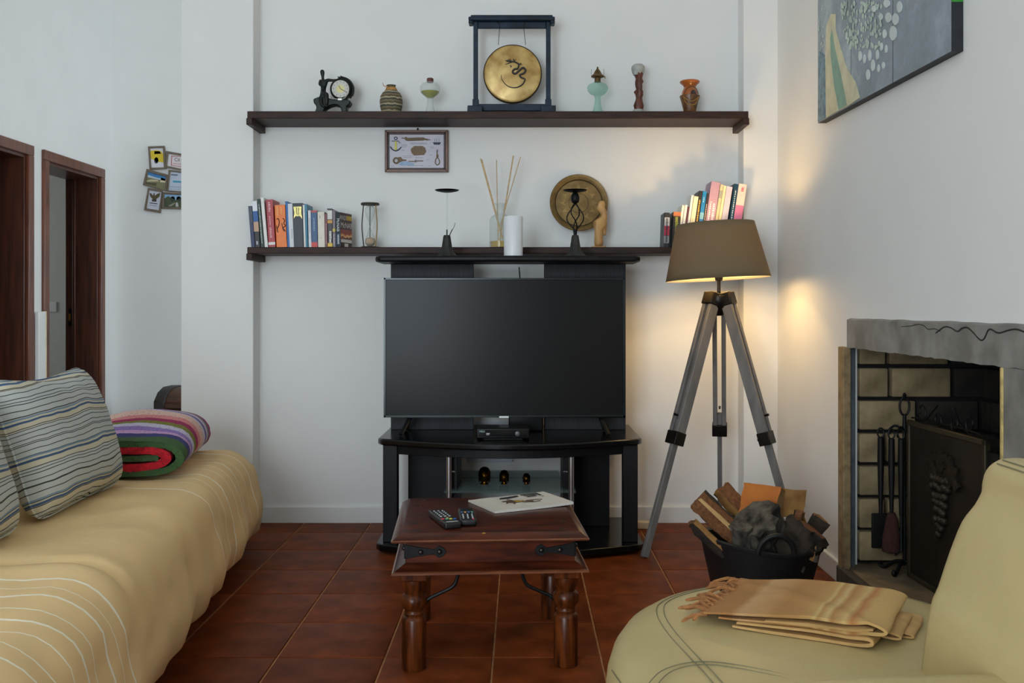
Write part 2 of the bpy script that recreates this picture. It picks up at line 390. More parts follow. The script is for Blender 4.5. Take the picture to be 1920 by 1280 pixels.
pr = MB(); pr.rbox((1.262, 2.245, .45), (.035, .235, .467), .004, (1, 1, 1)); pr.build('cement_pier', CEM, fp)
MB().box(1.223, 1.235, 2.478, 2.490, .08, .915).build('edge_strip', M('yellow_plaster_edge', (190, 168, 108), .8, var=.25, scale=40), fp, bevel=.003)
MB().box(1.222, 1.252, FY1 - .045, FY1 + .02, -.003, .917).build('jamb_stone', STONE, fp, bevel=.004)
MB().box(1.252, 1.272, FY1 - .03, FY1 + .02, FZ0 - .02, .93).build('steel_angle', STEEL, fp, bevel=.002)
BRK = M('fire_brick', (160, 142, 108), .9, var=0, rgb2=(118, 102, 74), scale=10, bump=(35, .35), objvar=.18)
# darker bricks for the deeper part and the back
BRKS = M('dark_brick', (52, 46, 38), .95, var=0, rgb2=(26, 23, 20), scale=8, bump=(35, .35), objvar=.25)
def brickmesh(w_, hh, d, mat):
    b = MB(); b.rbox((0, 0, 0), (w_ / 2, d / 2, hh / 2), .006, (1, 1, 1)); o = b.build('brick', mat, parent=fp, local=True); return o
protos = {}
def brick(x, y, z, w_, rot, mat):
    key = (round(w_, 3), mat.name)
    if key in protos:
        o = protos[key].copy(); COL.objects.link(o); o.parent = fp
    else:
        o = brickmesh(w_, .110, .05, mat); protos[key] = o
    o.location = Vector((x, y, z)) - fp.location; o.rotation_euler = (0, 0, rot + random.uniform(-.006, .006))
for r in range(8):
    z = .152 + .1255 * r
    off = [.23, .11, .26, .11][r % 4] if r < 5 else [.125, .115, .115][r - 5]
    xs = 1.288
    wd = [off, .24, .24]
    for q, ww in enumerate(wd):
        e = min(xs + ww, BX - .003)
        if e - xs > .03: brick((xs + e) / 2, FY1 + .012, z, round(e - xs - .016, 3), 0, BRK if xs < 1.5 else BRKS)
        xs = e
    ys = FY0 - .02
    wd = [.12 if r % 2 else .24] + [.24] * 6
    for ww in wd:
        e = min(ys + ww, FY1 - .01)
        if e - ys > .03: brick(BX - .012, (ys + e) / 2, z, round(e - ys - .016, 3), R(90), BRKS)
        ys = e

# ================================================================== wall shelves
SZ1, SZ2, SF = 1.995, 1.3525, 4.60      # shelf tops, shelf front
def shelf(name, ztop, th, lab):
    t = thing(name, lab, 'shelf', (-.11, YW, ztop - th))
    MB().box(-1.298, 1.073, SF, YW, ztop - th, ztop).build('plank', SHELFW, t, bevel=.003)
    MB().box(-1.299, -1.272, SF - .012, YW, ztop - th - .031, ztop - th).build('cleat', SHELFW, t, bevel=.002)
    MB().box(1.047, 1.074, SF - .012, YW, ztop - th - .031, ztop - th).build('cleat', SHELFW, t, bevel=.002)
shelf('wall_shelf', SZ1, .035, 'long dark wooden wall shelf carrying the gong and vases')
shelf('wall_shelf', SZ2, .031, 'long dark wooden wall shelf holding books above the television')
k1 = 4.68 / F
# ---- gong
GB = M('blue_black_lacquer', (13, 26, 39), .45, spec=.3, var=0, rgb2=(26, 48, 68), scale=18, bump=(40, .15))
GD = 4.675; gk = GD / F
def gx(px): return (px - CX) * gk
def gz(py): return SZ1 + (208.5 - py) * gk
g = thing('gong', 'round brass gong hanging in a blue-black wooden stand', 'gong', (gx(960), GD, SZ1))
for px in (891.5, 1027.5): MB().box(gx(px - 14), gx(px + 14), GD - .055, GD + .055, SZ1, gz(196)).build('foot', GB, g, bevel=.004)
for px in (892, 1028):
    MB().box(gx(px - 4.3), gx(px + 4.3), GD - .012, GD + .012, gz(197), gz(36)).build('post', GB, g, bevel=.003)
    MB().box(gx(px - 5.8), gx(px + 5.8), GD - .016, GD + .016, gz(197), gz(181)).build('post_collar', GB, g, bevel=.003)
MB().box(gx(896), gx(1024), GD - .012, GD + .012, gz(203), gz(190)).build('bottom_rail', GB, g, bevel=.003)
MB().box(gx(896), gx(1024), GD - .008, GD + .010, gz(48), gz(36)).build('top_rail', GB, g, bevel=.003)
rf = MB(); rf.box(gx(879), gx(1040), GD - .034, GD + .034, gz(36), gz(29)); rf.box(gx(883), gx(1036), GD - .026, GD + .026, gz(29.5), gz(25)); rf.box(gx(879), gx(887), GD - .03, GD + .03, gz(41), gz(35)); rf.box(gx(1032), gx(1040), GD - .03, GD + .03, gz(41), gz(35))
rf.build('roof_beam', GB, g, bevel=.004)
gc = Vector((gx(961), GD - .005, gz(133))); GR = 55 * gk
TY = Matrix.Rotation(R(90), 3, 'X')   # lathe axis z -> -y
GBR = M('gong_brass', (214, 186, 120), .36, .3, var=0, rgb2=(158, 124, 62), scale=13, bump=(10, .25))
dsc = MB(); dsc.lathe([(.001, .008), (GR * .3, .010), (GR * .5, .007), (GR * .9, .004), (GR * .965, .001)], gc, 56, 0, TY, cap=False)
dsc.lathe([(GR * .965, .001), (GR, -.003), (GR, -.02), (GR * .96, -.022), (.001, -.012)], gc, 56, 1, TY, cap=False)
do = dsc.build('disc', [GBR, M('gong_rim', (60, 46, 26), .5, .6, var=.2)], g)
dr = [(497, 628), (545, 632), (600, 640), (640, 668), (628, 715), (590, 722), (570, 755), (600, 775), (640, 745), (690, 705), (720, 735), (700, 770), (655, 790), (670, 820), (712, 838), (695, 885), (650, 922), (590, 937), (520, 922), (470, 880), (440, 830), (436, 790)]
def gp(cx_, cy_): return Vector((gx(870 + cx_ / 6.244), GD - .0175, gz(10 + cy_ / 6.244)))
body = bez([gp(a, b_) for a, b_ in dr], 5); nn = len(body)
dm = MB(); dm.tube(body, [.0020 + .0030 * math.sin(math.pi * min(1, (i / nn) * 1.15 + .05)) if i < nn * .7 else .0028 * (1 - (i - nn * .7) / (nn * .38)) + .0004 for i in range(nn)], 6)
for pts in ([(545, 630), (520, 618), (480, 622)], [(560, 640), (520, 655), (482, 668)], [(600, 640), (590, 615), (615, 608)], [(650, 668), (668, 652), (678, 665)], [(540, 680), (556, 690), (545, 706)], [(560, 645), (545, 610), (520, 606)], [(575, 640), (580, 600)], [(640, 655), (655, 668), (680, 672)]):
    dm.tube([gp(a, b_) for a, b_ in pts], [.003, .002, .001][:len(pts)], 5)
dm.build('dragon_emblem', M('gong_black_print', (26, 24, 26), .5, var=.1), do)['label'] = 'black dragon emblem coiled on gong'
for (a, b_, c, d) in ((937, 48, 934.5, 84), (981.5, 48, 985.5, 84)):
    MB().tube([P(a - 5 if a < 960 else a + 5, 38, GD - .012), P(a, b_, GD - .01), P(c, d, GD - .004)], .0014, 6).build('cord', IRON, g)
# ---- figure clock
DK = M('dark_green_bronze', (24, 30, 28), .45, .35, var=.25, scale=25, bump=(40, .2))
CD = 4.68; ck = CD / F
def cp(a, b_, d=0): return Vector(((580 + a / 12.19 - CX) * ck, CD + d, SZ1 + (208.3 - (110 + b_ / 12.19)) * ck))
c = thing('figure_clock', 'dark bronze mantel clock with a seated figure beside dial', 'clock', (cp(560, 1200).x, CD, SZ1))
bs = MB(); bs.prism([(115, 870), (300, 800), (560, 880), (900, 880), (975, 930), (930, 1010), (880, 1040), (880, 1130), (940, 1195), (770, 1195), (740, 1080), (680, 1020), (590, 1000), (480, 1030), (380, 1090), (335, 1195), (140, 1195), (185, 1080), (180, 1020), (125, 960)], lambda a, b_, d: cp(a, b_, d), -.03, .03)
bs.build('base', DK, c, bevel=.005, seg=2)
cc = cp(725, 630, 0); cr = 225 * ck / 12.19
ca = MB(); ca.lathe([(cr * .6, -.022), (cr * 1.08, -.02), (cr * 1.12, .0), (cr * 1.05, .018), (cr * .93, .022), (cr * .88, .016)], cc, 32, 0, TY); ca.build('case', DK, c)
# garland around the right of the dial, leaves on top
gl = MB(); gl.tube(bez([cp(640, 400), cp(760, 370), cp(900, 430), cp(985, 560), cp(990, 700), cp(930, 830)], 5), [.005] * 3 + [.008] * 20 + [.005] * 3, 8)
for pts in ([(720, 400), (680, 350), (640, 335)], [(760, 390), (740, 340), (700, 315)], [(820, 400), (770, 350), (720, 320)]): gl.tube([cp(a, b_) for a, b_ in pts], [.006, .004, .001], 6)
gl.build('garland', DK, c)
dc = MB(); dc.lathe([(.0005, .0165), (cr * .88, .0165)], cc, 32, 0, TY, cap=False)
di = dc.build('dial', M('dial_silver', (200, 200, 190), .4, var=.04), c)
d2_ = MB(); d2_.lathe([(.0005, .0172), (cr * .42, .0172)], cc, 24, 0, TY, cap=False); d2_.build('dial_centre', M('dial_cream', (222, 212, 150), .4, var=.05), di)
hm = MB()
for ang, ln in ((R(118), .75), (R(335), .35)):
    hm.tube([cc + Vector((0, -.018, 0)), cc + Vector((math.sin(ang) * cr * ln, -.018, math.cos(ang) * cr * ln))], .0011, 5)
for q in range(12):
    a = R(30 * q); p = cc + Vector((math.sin(a) * cr * .72, -.0172, math.cos(a) * cr * .72)); hm.box(p.x - .0012, p.x + .0012, p.y - .0004, p.y, p.z - .0022, p.z + .0022)
hm.build('hands', M('clock_black', (20, 20, 20), .5), di)
sw = MB(); sw.tube(bez([cp(520, 810, -.026), cp(560, 865, -.033), cp(720, 888, -.035), cp(830, 860, -.033), cp(920, 720, -.028)], 5), .0028, 6); sw.box(cp(685, 0).x, cp(775, 0).x, CD - .038, CD - .034, cp(0, 910).z, cp(0, 870).z)
sw.build('swag', M('silver_swag', (196, 196, 190), .35, .7, var=.05), c)
# seated figure (one continuous skin mesh)
def skin(name, verts, edges, radii, mat, parent=None, origin=None, sub=2):
    mw = MW[parent.name] if parent is not None else Matrix.Translation(Vector(origin))
    inv = mw.inverted(); me = bpy.data.meshes.new(name); me.from_pydata([tuple(inv @ Vector(v)) for v in verts], edges, [])
    o = bpy.data.objects.new(name, me); COL.objects.link(o)
    if parent is not None: o.parent = parent
    else: o.location = origin
    MW[o.name] = mw
    me.materials.append(mat)
    sm = o.modifiers.new('skin', 'SKIN'); sm.use_smooth_shade = True
    for i, v in enumerate(me.skin_vertices[0].data):
        r_ = radii[i]; v.radius = r_ if isinstance(r_, tuple) else (r_, r_); v.use_root = (i == 0)
    ss = o.modifiers.new('sub', 'SUBSURF'); ss.levels = sub; ss.render_levels = sub
    return o
fv = [cp(330, 790, -.01), cp(320, 640, 0), cp(330, 500, 0), cp(320, 410, 0), cp(305, 340, 0), cp(300, 240, 0), cp(290, 170, 0),
      cp(250, 440, -.005), cp(255, 540, -.02), cp(380, 600, -.028), cp(420, 410, 0), cp(530, 420, .002), cp(640, 400, .004),
      cp(420, 780, -.03), cp(430, 920, -.034), cp(420, 1030, -.034), cp(290, 900, -.03), cp(330, 1040, -.036), cp(400, 1060, -.045)]
fe = [(0, 1), (1, 2), (2, 3), (3, 4), (4, 5), (5, 6), (2, 7), (7, 8), (8, 9), (2, 10), (10, 11), (11, 12), (0, 13), (13, 14), (14, 15), (0, 16), (16, 17), (17, 18)]
fr = [.019, .013, .015, .0085, .007, .0125, .009, .0085, .007, .005, .009, .007, .0045, .013, .0105, .007, .012, .008, .006]
skin('seated_figure', fv, fe, fr, DK, c)
# ---- lathe ornaments on the top shelf
def sh_lathe(name, px, D, zb, prof_px, mat, lab, cat, pyb):
    """prof_px: (half width px, py)"""
    k = D / F; x = (px - CX) * k
    return x, [(hw * k, zb + (pyb - py) * k) for hw, py in prof_px]
vb = thing('wicker_vase', 'squat vase wrapped in grey and tan woven cord', 'vase', ((733.5 - CX) * k1, 4.69, SZ1))
x, pr_ = sh_lathe('', 733.5, 4.69, SZ1, [(15, 208.3), (17, 206), (20.5, 195), (21.5, 184), (20, 174), (16, 167), (12, 163.5), (8.5, 160), (8, 155), (9, 153), (7, 153.5), (6, 160), (10, 170)], None, '', '', 208.3)
WK = ramp_mat('woven_cord', 'Z', 0, .125, [(i / 16, ((120, 110, 84), (66, 66, 58), (168, 158, 130), (88, 80, 58))[i % 4]) for i in range(16)], .85, wob=.012, wobscale=60, bump=(160, .6))
MB().lathe(pr_, (x, 4.69, 0), 30, 0).build('body', WK, vb)
rp = MB(); 
for q in range(5):
    zz = SZ1 + (208.3 - 164.5 + 1.6 * q) * k1 * 1.0; rr = (11.5 - .75 * q) * k1
    rp.tube([(x + rr * math.cos(a), 4.69 + rr * math.sin(a), zz + .001 * math.sin(a * 3 + q)) for a in [2 * math.pi * t / 24 for t in range(24)]], .0028, 6, closed=True)
rp.tube(bez([P(727, 162, 4.665), P(720, 161, 4.66), P(717.5, 155, 4.66)], 4), [.002] * 8 + [.0006], 5)
rp.build('raffia_tie', M('raffia', (176, 132, 70), .8, var=.3, scale=60), vb)
# oil lamps
GC = glass('clear_glass', (232, 238, 236), alpha=.10); GG = glass('pale_green_glass', (190, 228, 216), alpha=.09)
def oil_lamp(px, mat, lab, low):
    D = 4.69; t = thing('oil_lamp', lab, 'oil lamp', ((px - CX) * D / F, D, SZ1))
    if low: prof = [(13, 208.3), (13.5, 207), (9, 202), (6.5, 192), (5.5, 181), (6, 177), (10, 173), (17, 168), (19.2, 161), (18.5, 155), (14, 149.5), (8, 147), (6, 146)]
    else: prof = [(12.5, 208.3), (13, 207), (9, 200), (6, 187), (5, 177), (7, 172), (14, 169), (19, 163), (20, 157), (17, 152), (10, 149), (6.5, 147)]
    x, pr_ = sh_lathe('', px, D, SZ1, prof, None, '', '', 208.3)
    MB().lathe(pr_, (x, D, 0), 32).build('glass_font', mat, t)
    return t, x, D
ol, x, D = oil_lamp(806.5, GC, 'clear glass oil lamp base with brown stopper and yellow oil', True)
kk = D / F
MB().lathe([(6.2 * kk, SZ1 + (208.3 - 147.5) * kk), (6.4 * kk, SZ1 + (208.3 - 141) * kk), (5 * kk, SZ1 + (208.3 - 139.6) * kk)], (x, D, 0), 20).build('stopper', M('brown_stopper', (96, 46, 34), .5, var=.1), ol)
MB().lathe([(5.5 * kk, SZ1 + (208.3 - 176) * kk), (9 * kk, SZ1 + (208.3 - 173) * kk), (14 * kk, SZ1 + (208.3 - 169.5) * kk), (17 * kk, SZ1 + (208.3 - 165) * kk), (1 * kk, SZ1 + (208.3 - 164.6) * kk)], (x, D, 0), 24).build('oil', M('yellow_lamp_oil', (178, 176, 58), .2, var=.05), ol)
ol, x, D = oil_lamp(1120.5, GG, 'pale green glass oil lamp with aged brass burner', False)
bz = lambda py: SZ1 + (208.3 - py) * kk
AB = M('dull_brass', (104, 82, 48), .45, .7, var=.25, scale=40)
MB().lathe([(6 * kk, bz(147)), (5.6 * kk, bz(139.5)), (11, bz(139)) if False else (12 * kk, bz(137.5)), (12.5 * kk, bz(136)), (8 * kk, bz(132)), (5.5 * kk, bz(127)), (3.5 * kk, bz(124)), (1.8 * kk, bz(122)), (1.6 * kk, bz(119)), (.4 * kk, bz(118))], (x, D, 0), 24).build('burner', AB, ol)
for sx_ in (-1, 1): MB().tube([(x + sx_ * 11 * kk, D - .004, bz(136)), (x + sx_ * 12 * kk, D - .004, bz(131)), (x + sx_ * 11.3 * kk, D - .004, bz(123))], .0009, 5).build('prong', AB, ol)
MB().tube(bez([(x + 9 * kk, D - .012, bz(138)), (x + 12.5 * kk, D - .016, bz(138)), (x + 13.5 * kk, D - .016, bz(141.5))], 4), .0022, 6).build('wick_knob', AB, ol)
# carved stick
t = thing('carved_stick', 'reddish carved totem stick with pale stone ends', 'carving', ((1199 - CX) * k1, 4.70, SZ1))
x = (1199 - CX) * k1
def irregular(prof, cx_, cy_, n=16, amp=.12, seed=1, tw=0):
    b = MB(); loops = []
    for j, (r_, z) in enumerate(prof):
        loops.append([(cx_ + r_ * (1 + amp * nz(math.cos(a) * 2, math.sin(a) * 2, j * .7 + seed)) * math.cos(a + tw * j), cy_ + r_ * (1 + amp * nz(math.cos(a) * 2 + 5, math.sin(a) * 2, j * .7 + seed)) * math.sin(a + tw * j), z) for a in [2 * math.pi * q / n for q in range(n)]])
    return b.loft(loops)
irregular([(12 * k1, SZ1), (11 * k1, bz(204)), (9.5 * k1, bz(198))], x - .004, 4.70, 20, .1, 3).build('stone_base', M('pale_grey_stone', (168, 172, 168), .7, var=.15, scale=40), t)
irregular([(8 * k1, bz(198.5)), (8.5 * k1, bz(190)), (8 * k1, bz(183)), (6 * k1, bz(176)), (7.5 * k1, bz(170)), (8 * k1, bz(165)), (6 * k1, bz(160)), (7 * k1, bz(155)), (6.2 * k1, bz(150)), (7.8 * k1, bz(145)), (6.4 * k1, bz(140)), (7.5 * k1, bz(134)), (8.2 * k1, bz(131)), (7 * k1, bz(128))], x, 4.70, 14, .5, 9).build('carved_shaft', M('red_brown_carving', (112, 56, 38), .45, var=0, rgb2=(70, 34, 24), scale=40, bump=(60, .5)), t)
irregular([(9 * k1, bz(133)), (11.5 * k1, bz(127)), (12.5 * k1, bz(120)), (12.2 * k1, bz(116)), (8 * k1, bz(112.5)), (3 * k1, bz(112))], x - .003, 4.705, 18, .15, 5).build('stone_top', MATS['pale_grey_stone'], t)
# carved clay vase
t = thing('carved_vase', 'small orange-brown clay vase with carved dark lower half', 'vase', ((1294 - CX) * k1, 4.69, SZ1)); x = (1294 - CX) * k1
OR = M('orange_clay', (172, 96, 44), .3, var=.12, scale=20, coat=.3); DB = M('carved_dark_clay', (74, 44, 28), .4, var=0, rgb2=(128, 84, 34), scale=45, bump=(50, .5), coat=.2)
MB().lathe([(q * k1, bz(p)) for q, p in ((10, 207.8), (10.5, 207), (13, 196), (16, 184), (18.8, 174.5), (18.8, 173), (15.5, 172))], (x, 4.69, 0), 28).build('lower_body', DB, t)
MB().lathe([(q * k1, bz(p)) for q, p in ((15, 174), (15, 170), (14.5, 165), (12, 160), (10.8, 157), (13, 153), (18, 149), (18.8, 146.5), (17.5, 145), (11, 150), (9, 156), (10, 165))], (x, 4.69, 0), 28).build('upper_body', OR, t)
rl = MB(); rl.tube(bez([(x - 13.5 * k1, 4.655, bz(172)), (x - 8 * k1, 4.645, bz(162)), (x, 4.642, bz(159.5)), (x + 8 * k1, 4.645, bz(162)), (x + 13.5 * k1, 4.655, bz(172))], 5), .0018, 6)
rl.lathe([(4.5 * k1, 0), (5 * k1, .002), (4.6 * k1, .004), (2.6 * k1, .003)], (x + 4 * k1, 4.648, bz(170)), 18, 0, TY); rl.build('relief', M('relief_dark', (52, 32, 24), .4, var=.1), t)
rl = MB(); 
for s_ in (-1, 1):
    rl.tube(bez([(x + s_ * 15 * k1, 4.655, bz(177)), (x + s_ * 8 * k1, 4.645, bz(183)), (x, 4.6425, bz(187)),], 5), .0019, 6); rl.tube(bez([(x + s_ * 13 * k1, 4.656, bz(180)), (x + s_ * 9 * k1, 4.65, bz(190)), (x, 4.648, bz(193))], 5), .0016, 6)
rl.build('relief_band', M('relief_ochre', (178, 130, 52), .4, var=.15), t)

# ================================================================== lower shelf
PAGE = M('book_pages', (226, 218, 198), .9, var=.06, scale=80, stretch=(30, 1, 1))
def book(xl, xr, ytop, rgb, lab, lean=0, D=4.625, depth=.135, z=SZ2, pxb=None, bands=None, marks=None, name='book', yaw=0, text=None):
    """xl,xr: pixel edges of the spine at the TOP; lean in px of shift of the bottom to the right (+)"""
    k = D / F; h = (463 - ytop) * k; w_ = (xr - xl) * k; x0 = (xl + lean - CX) * k
    ang = math.atan2(-lean * k, h)      # + lean: bottom is right of the top -> tilts left
    t = thing(name, lab, 'book', (x0, D, z), group='books standing on the lower shelf', rot=(0, ang if True else 0, yaw))
    hh = h / max(.2, math.cos(ang)) * .985; lift = max(0.0, math.sin(abs(ang)) * w_) if ang > 0 else 0
    t.location.z += lift; MW[t.name] = Matrix.Translation(t.location) @ t.rotation_euler.to_matrix().to_4x4()
    cov = .0022
    if isinstance(rgb, tuple): m = M('cover_%d_%d_%d' % rgb, rgb, .42, var=.06, scale=30)
    else: m = rgb
    b = MB(); b.box(0, w_, 0, cov, 0, hh); b.box(0, cov, 0, depth, 0, hh); b.box(w_ - cov, w_, 0, depth, 0, hh)
    b.build('cover', m, t, local=True, bevel=.0008, seg=1)
    MB().box(cov * .9, w_ - cov * .9, cov, depth - .004, .003, hh - .003).build('pages', PAGE, t, local=True)
    if bands:
        for (a0, a1, crgb) in bands:
            MB().box(.0001, w_ - .0001, -.0006, 0, hh * a0, hh * a1).build('spine_panel', M('print_%d_%d_%d' % crgb, crgb, .45, var=.06), t, local=True)
    if marks:
        mb = MB()
        for (a0, a1, u0, u1, seed) in marks[1]:
            rnd = random.Random(seed); zz = a0
            while zz < a1:
                ln = rnd.uniform(.012, .03); mb.box(w_ * u0, w_ * (u0 + (u1 - u0) * rnd.uniform(.7, 1)), -.0011, -.0006, hh * zz, hh * min(a1, zz + ln)); zz += ln + rnd.uniform(.006, .014)
        mb.build('spine_lettering', M('ink_%d_%d_%d' % marks[0], marks[0], .5, var=0), t, local=True)
    if text:
        body, size, a, u, crgb = text
        mb = MB(); mb.text(body, size, lambda X, Y, d: Vector((w_ * u + Y, -.0012, hh * a - X)), 0); mb.build('spine_title', M('ink_%d_%d_%d' % crgb, crgb, .5, var=0), t, local=True, smooth=0)
    return t, w_, hh, depth
W = (232, 232, 226); BK = (24, 24, 26)
book(465.2, 472, 384.6, (34, 48, 92), 'thin navy book leaning at the far left of the shelf', 6, bands=[(.6, 1, (66, 74, 88))])
book(472.4, 481.6, 375, (30, 28, 30), 'book with white, blue and peach banded spine, second from the left', 6, bands=[(.78, 1, (226, 230, 236)), (.55, .78, (34, 92, 160)), (.34, .55, (196, 160, 132))], marks=((200, 200, 210), [(.06, .14, .3, .7, 5)]))
book(482, 487.4, 371, (26, 66, 52), 'thin dark green book between white spines on the left', 7.5, marks=((206, 220, 210), [(.08, .9, .35, .65, 8)]), bands=[(0, 1, (22, 52, 44))])
book(488, 494.2, 368.5, W, 'thin tall white book left of the red one', 8.2, bands=None)
book(498.3, 511, 372.2, (176, 58, 66), 'red hardback with white lettering leaning beside the orange book', 5.4, bands=[(.05, .105, (232, 228, 226))], marks=((226, 170, 172), [(.2, .42, .3, .62, 2), (.46, .66, .35, .55, 3), (.74, .95, .3, .66, 4)]))
ot, ow, oh, od = book(514.4, 534.2, 382.6, (240, 124, 36), 'thick bright orange book with dark ink figure on spine', 4, marks=((252, 190, 110), [(.75, .97, .2, .36, 6), (.78, .95, .55, .72, 7)]))
ik = MB()
for pts in ([(.15, .66), (.3, .68), (.38, .6), (.3, .5), (.18, .45), (.12, .38)], [(.75, .68), (.9, .62), (.8, .56), (.95, .5), (.7, .45), (.85, .4), (.9, .36)], [(.62, .56), (.7, .42), (.8, .38)], [(.1, .52), (.14, .42), (.22, .35)]):
    ik.tube(bez([Vector((ow * a, -.0007, oh * b_)) for a, b_ in pts], 5), .0021, 5, flat=1)
ik.build('spine_drawing', M('dark_brown_ink', (84, 40, 22), .5), ot, local=True)
book(534.8, 539, 375.5, (28, 104, 178), 'very thin blue book between orange and white spines', 4)
book(539.2, 548, 380, (214, 218, 222), 'white spined book with small grey lettering beside navy binder', 3, marks=((120, 130, 140), [(.2, .42, .66, .8, 9)]))
nt_, nw, nh, nd = book(548.4, 567, 379, (24, 32, 46), 'thick navy book with a gold foil emblem', 1.8)
gm = MB(); pl = lambda a, b_, d: Vector((nw * a, -d, nh * b_))
gm.prism([(.08, .92), (.9, .92), (.86, .78), (.95, .64), (.72, .71), (.5, .7), (.28, .71), (.1, .65), (.17, .78)], pl, 0, .001)
gm.build('foil_emblem', M('gold_foil', (168, 156, 98), .35, .8, var=.2, scale=60), nt_, local=True)
gm = MB(); gm.prism([(.36, .9), (.43, .9), (.46, .74), (.4, .74)], pl, .001, .0015); gm.prism([(.58, .9), (.65, .9), (.6, .74), (.55, .74)], pl, .001, .0015); gm.build('emblem_detail', M('ink_24_32_46', (24, 32, 46), .5, var=0), nt_, local=True)
book(567.3, 571, 382, (224, 226, 224), 'thin white book right of the thick navy one', 2.4)
book(571.2, 575, 380.5, (40, 128, 158), 'thin teal book right of the thick navy one', 2.4)
book(577, 582.3, 392.6, (214, 216, 222), 'short thin white book beside the blue and red spine', 1.6, marks=((150, 150, 156), [(.4, .8, .4, .6, 3)]))
book(582.7, 594, 393, (40, 82, 128), 'blue book with red bands at head and foot of spine', 1.4, bands=[(.95, 1, (190, 68, 60)), (0, .14, (204, 62, 56))], marks=((150, 178, 204), [(.45, .8, .4, .62, 12)]))
book(595, 608, 395.5, (220, 214, 198), 'short cream spined book left of the maroon one', 1.2, marks=((150, 146, 136), [(.25, .28, .4, .55, 1), (.82, .9, .3, .42, 2)]))
book(608.4, 613.4, 399, (112, 48, 54), 'short thin maroon paperback among the left books', .8, marks=((204, 170, 170), [(.1, .7, .4, .7, 21)]))
book(613.7, 622.6, 389, (34, 28, 26), 'dark paperback with white lettering and yellow spot at the foot', .9, bands=[(.72, .95, (214, 214, 208)), (.62, .7, (206, 150, 48)), (.02, .11, (226, 188, 40))], marks=((226, 224, 216), [(.12, .42, .35, .85, 22)]), text=('EXIT', .012, .83, .5, BK) if False else None)
book(623, 628.4, 392, (112, 98, 108), 'greyish mauve paperback left of the angled thriller', .9, bands=[(.42, .5, (196, 176, 60))], marks=((206, 200, 204), [(.05, .34, .3, .7, 31)]))
# angled paperback showing its cover
at, aw, ah, ad = book(629.2, 638.6, 396.5, (40, 52, 60), 'angled paperback with big white author name and sunset cover', .6, depth=.118, yaw=R(-17), bands=[(.06, .4, (44, 72, 92))], text=('McNAB', .0195, .64, .5, (236, 236, 232)), marks=((226, 226, 222), [(.1, .36, .4, .8, 33)]))
cvr = MB().box(aw, aw + .0006, .0, ad, 0, ah).build('front_cover', M('print_96_36_40', (70, 34, 36), .4, var=.2), at, local=True)
sn = MB(); sn.box(aw + .0006, aw + .0011, 0.004, ad, ah * .26, ah * .52); sn.build('cover_picture', ramp_mat('sunset_print', 'Z', 0, ah, [(0, (120, 50, 40)), (.30, (190, 84, 46)), (.36, (120, 56, 42)), (.40, (236, 190, 120)), (.45, (214, 120, 60)), (.49, (150, 64, 44))], .45, wob=.03, wobscale=25), cvr, local=True)
cvf = lambda cy, cz: (lambda X, Y, d: Vector((aw + .0013, cy + X, cz + Y)))
tx = MB(); tx.text('ANDY', .030, cvf(ad * .28, ah * .85)); tx.text('McNAB', .037, cvf(ad * .52, ah * .64)); tx.box(aw + .0008, aw + .0014, .006, ad * .98, ah * .15, ah * .24); tx.box(aw + .0008, aw + .0014, ad * .35, ad * .66, ah * .03, ah * .12)
tx.build('cover_lettering', M('ink_226_222_212', (226, 222, 212), .5, var=0), cvr, local=True, smooth=0)
yb_ = MB().box(aw + .0008, aw + .0013, ad * .52, ad * .98, ah * .8, ah * .93).build('cover_badge', M('print_206_170_40', (206, 170, 40), .45), cvr, local=True)
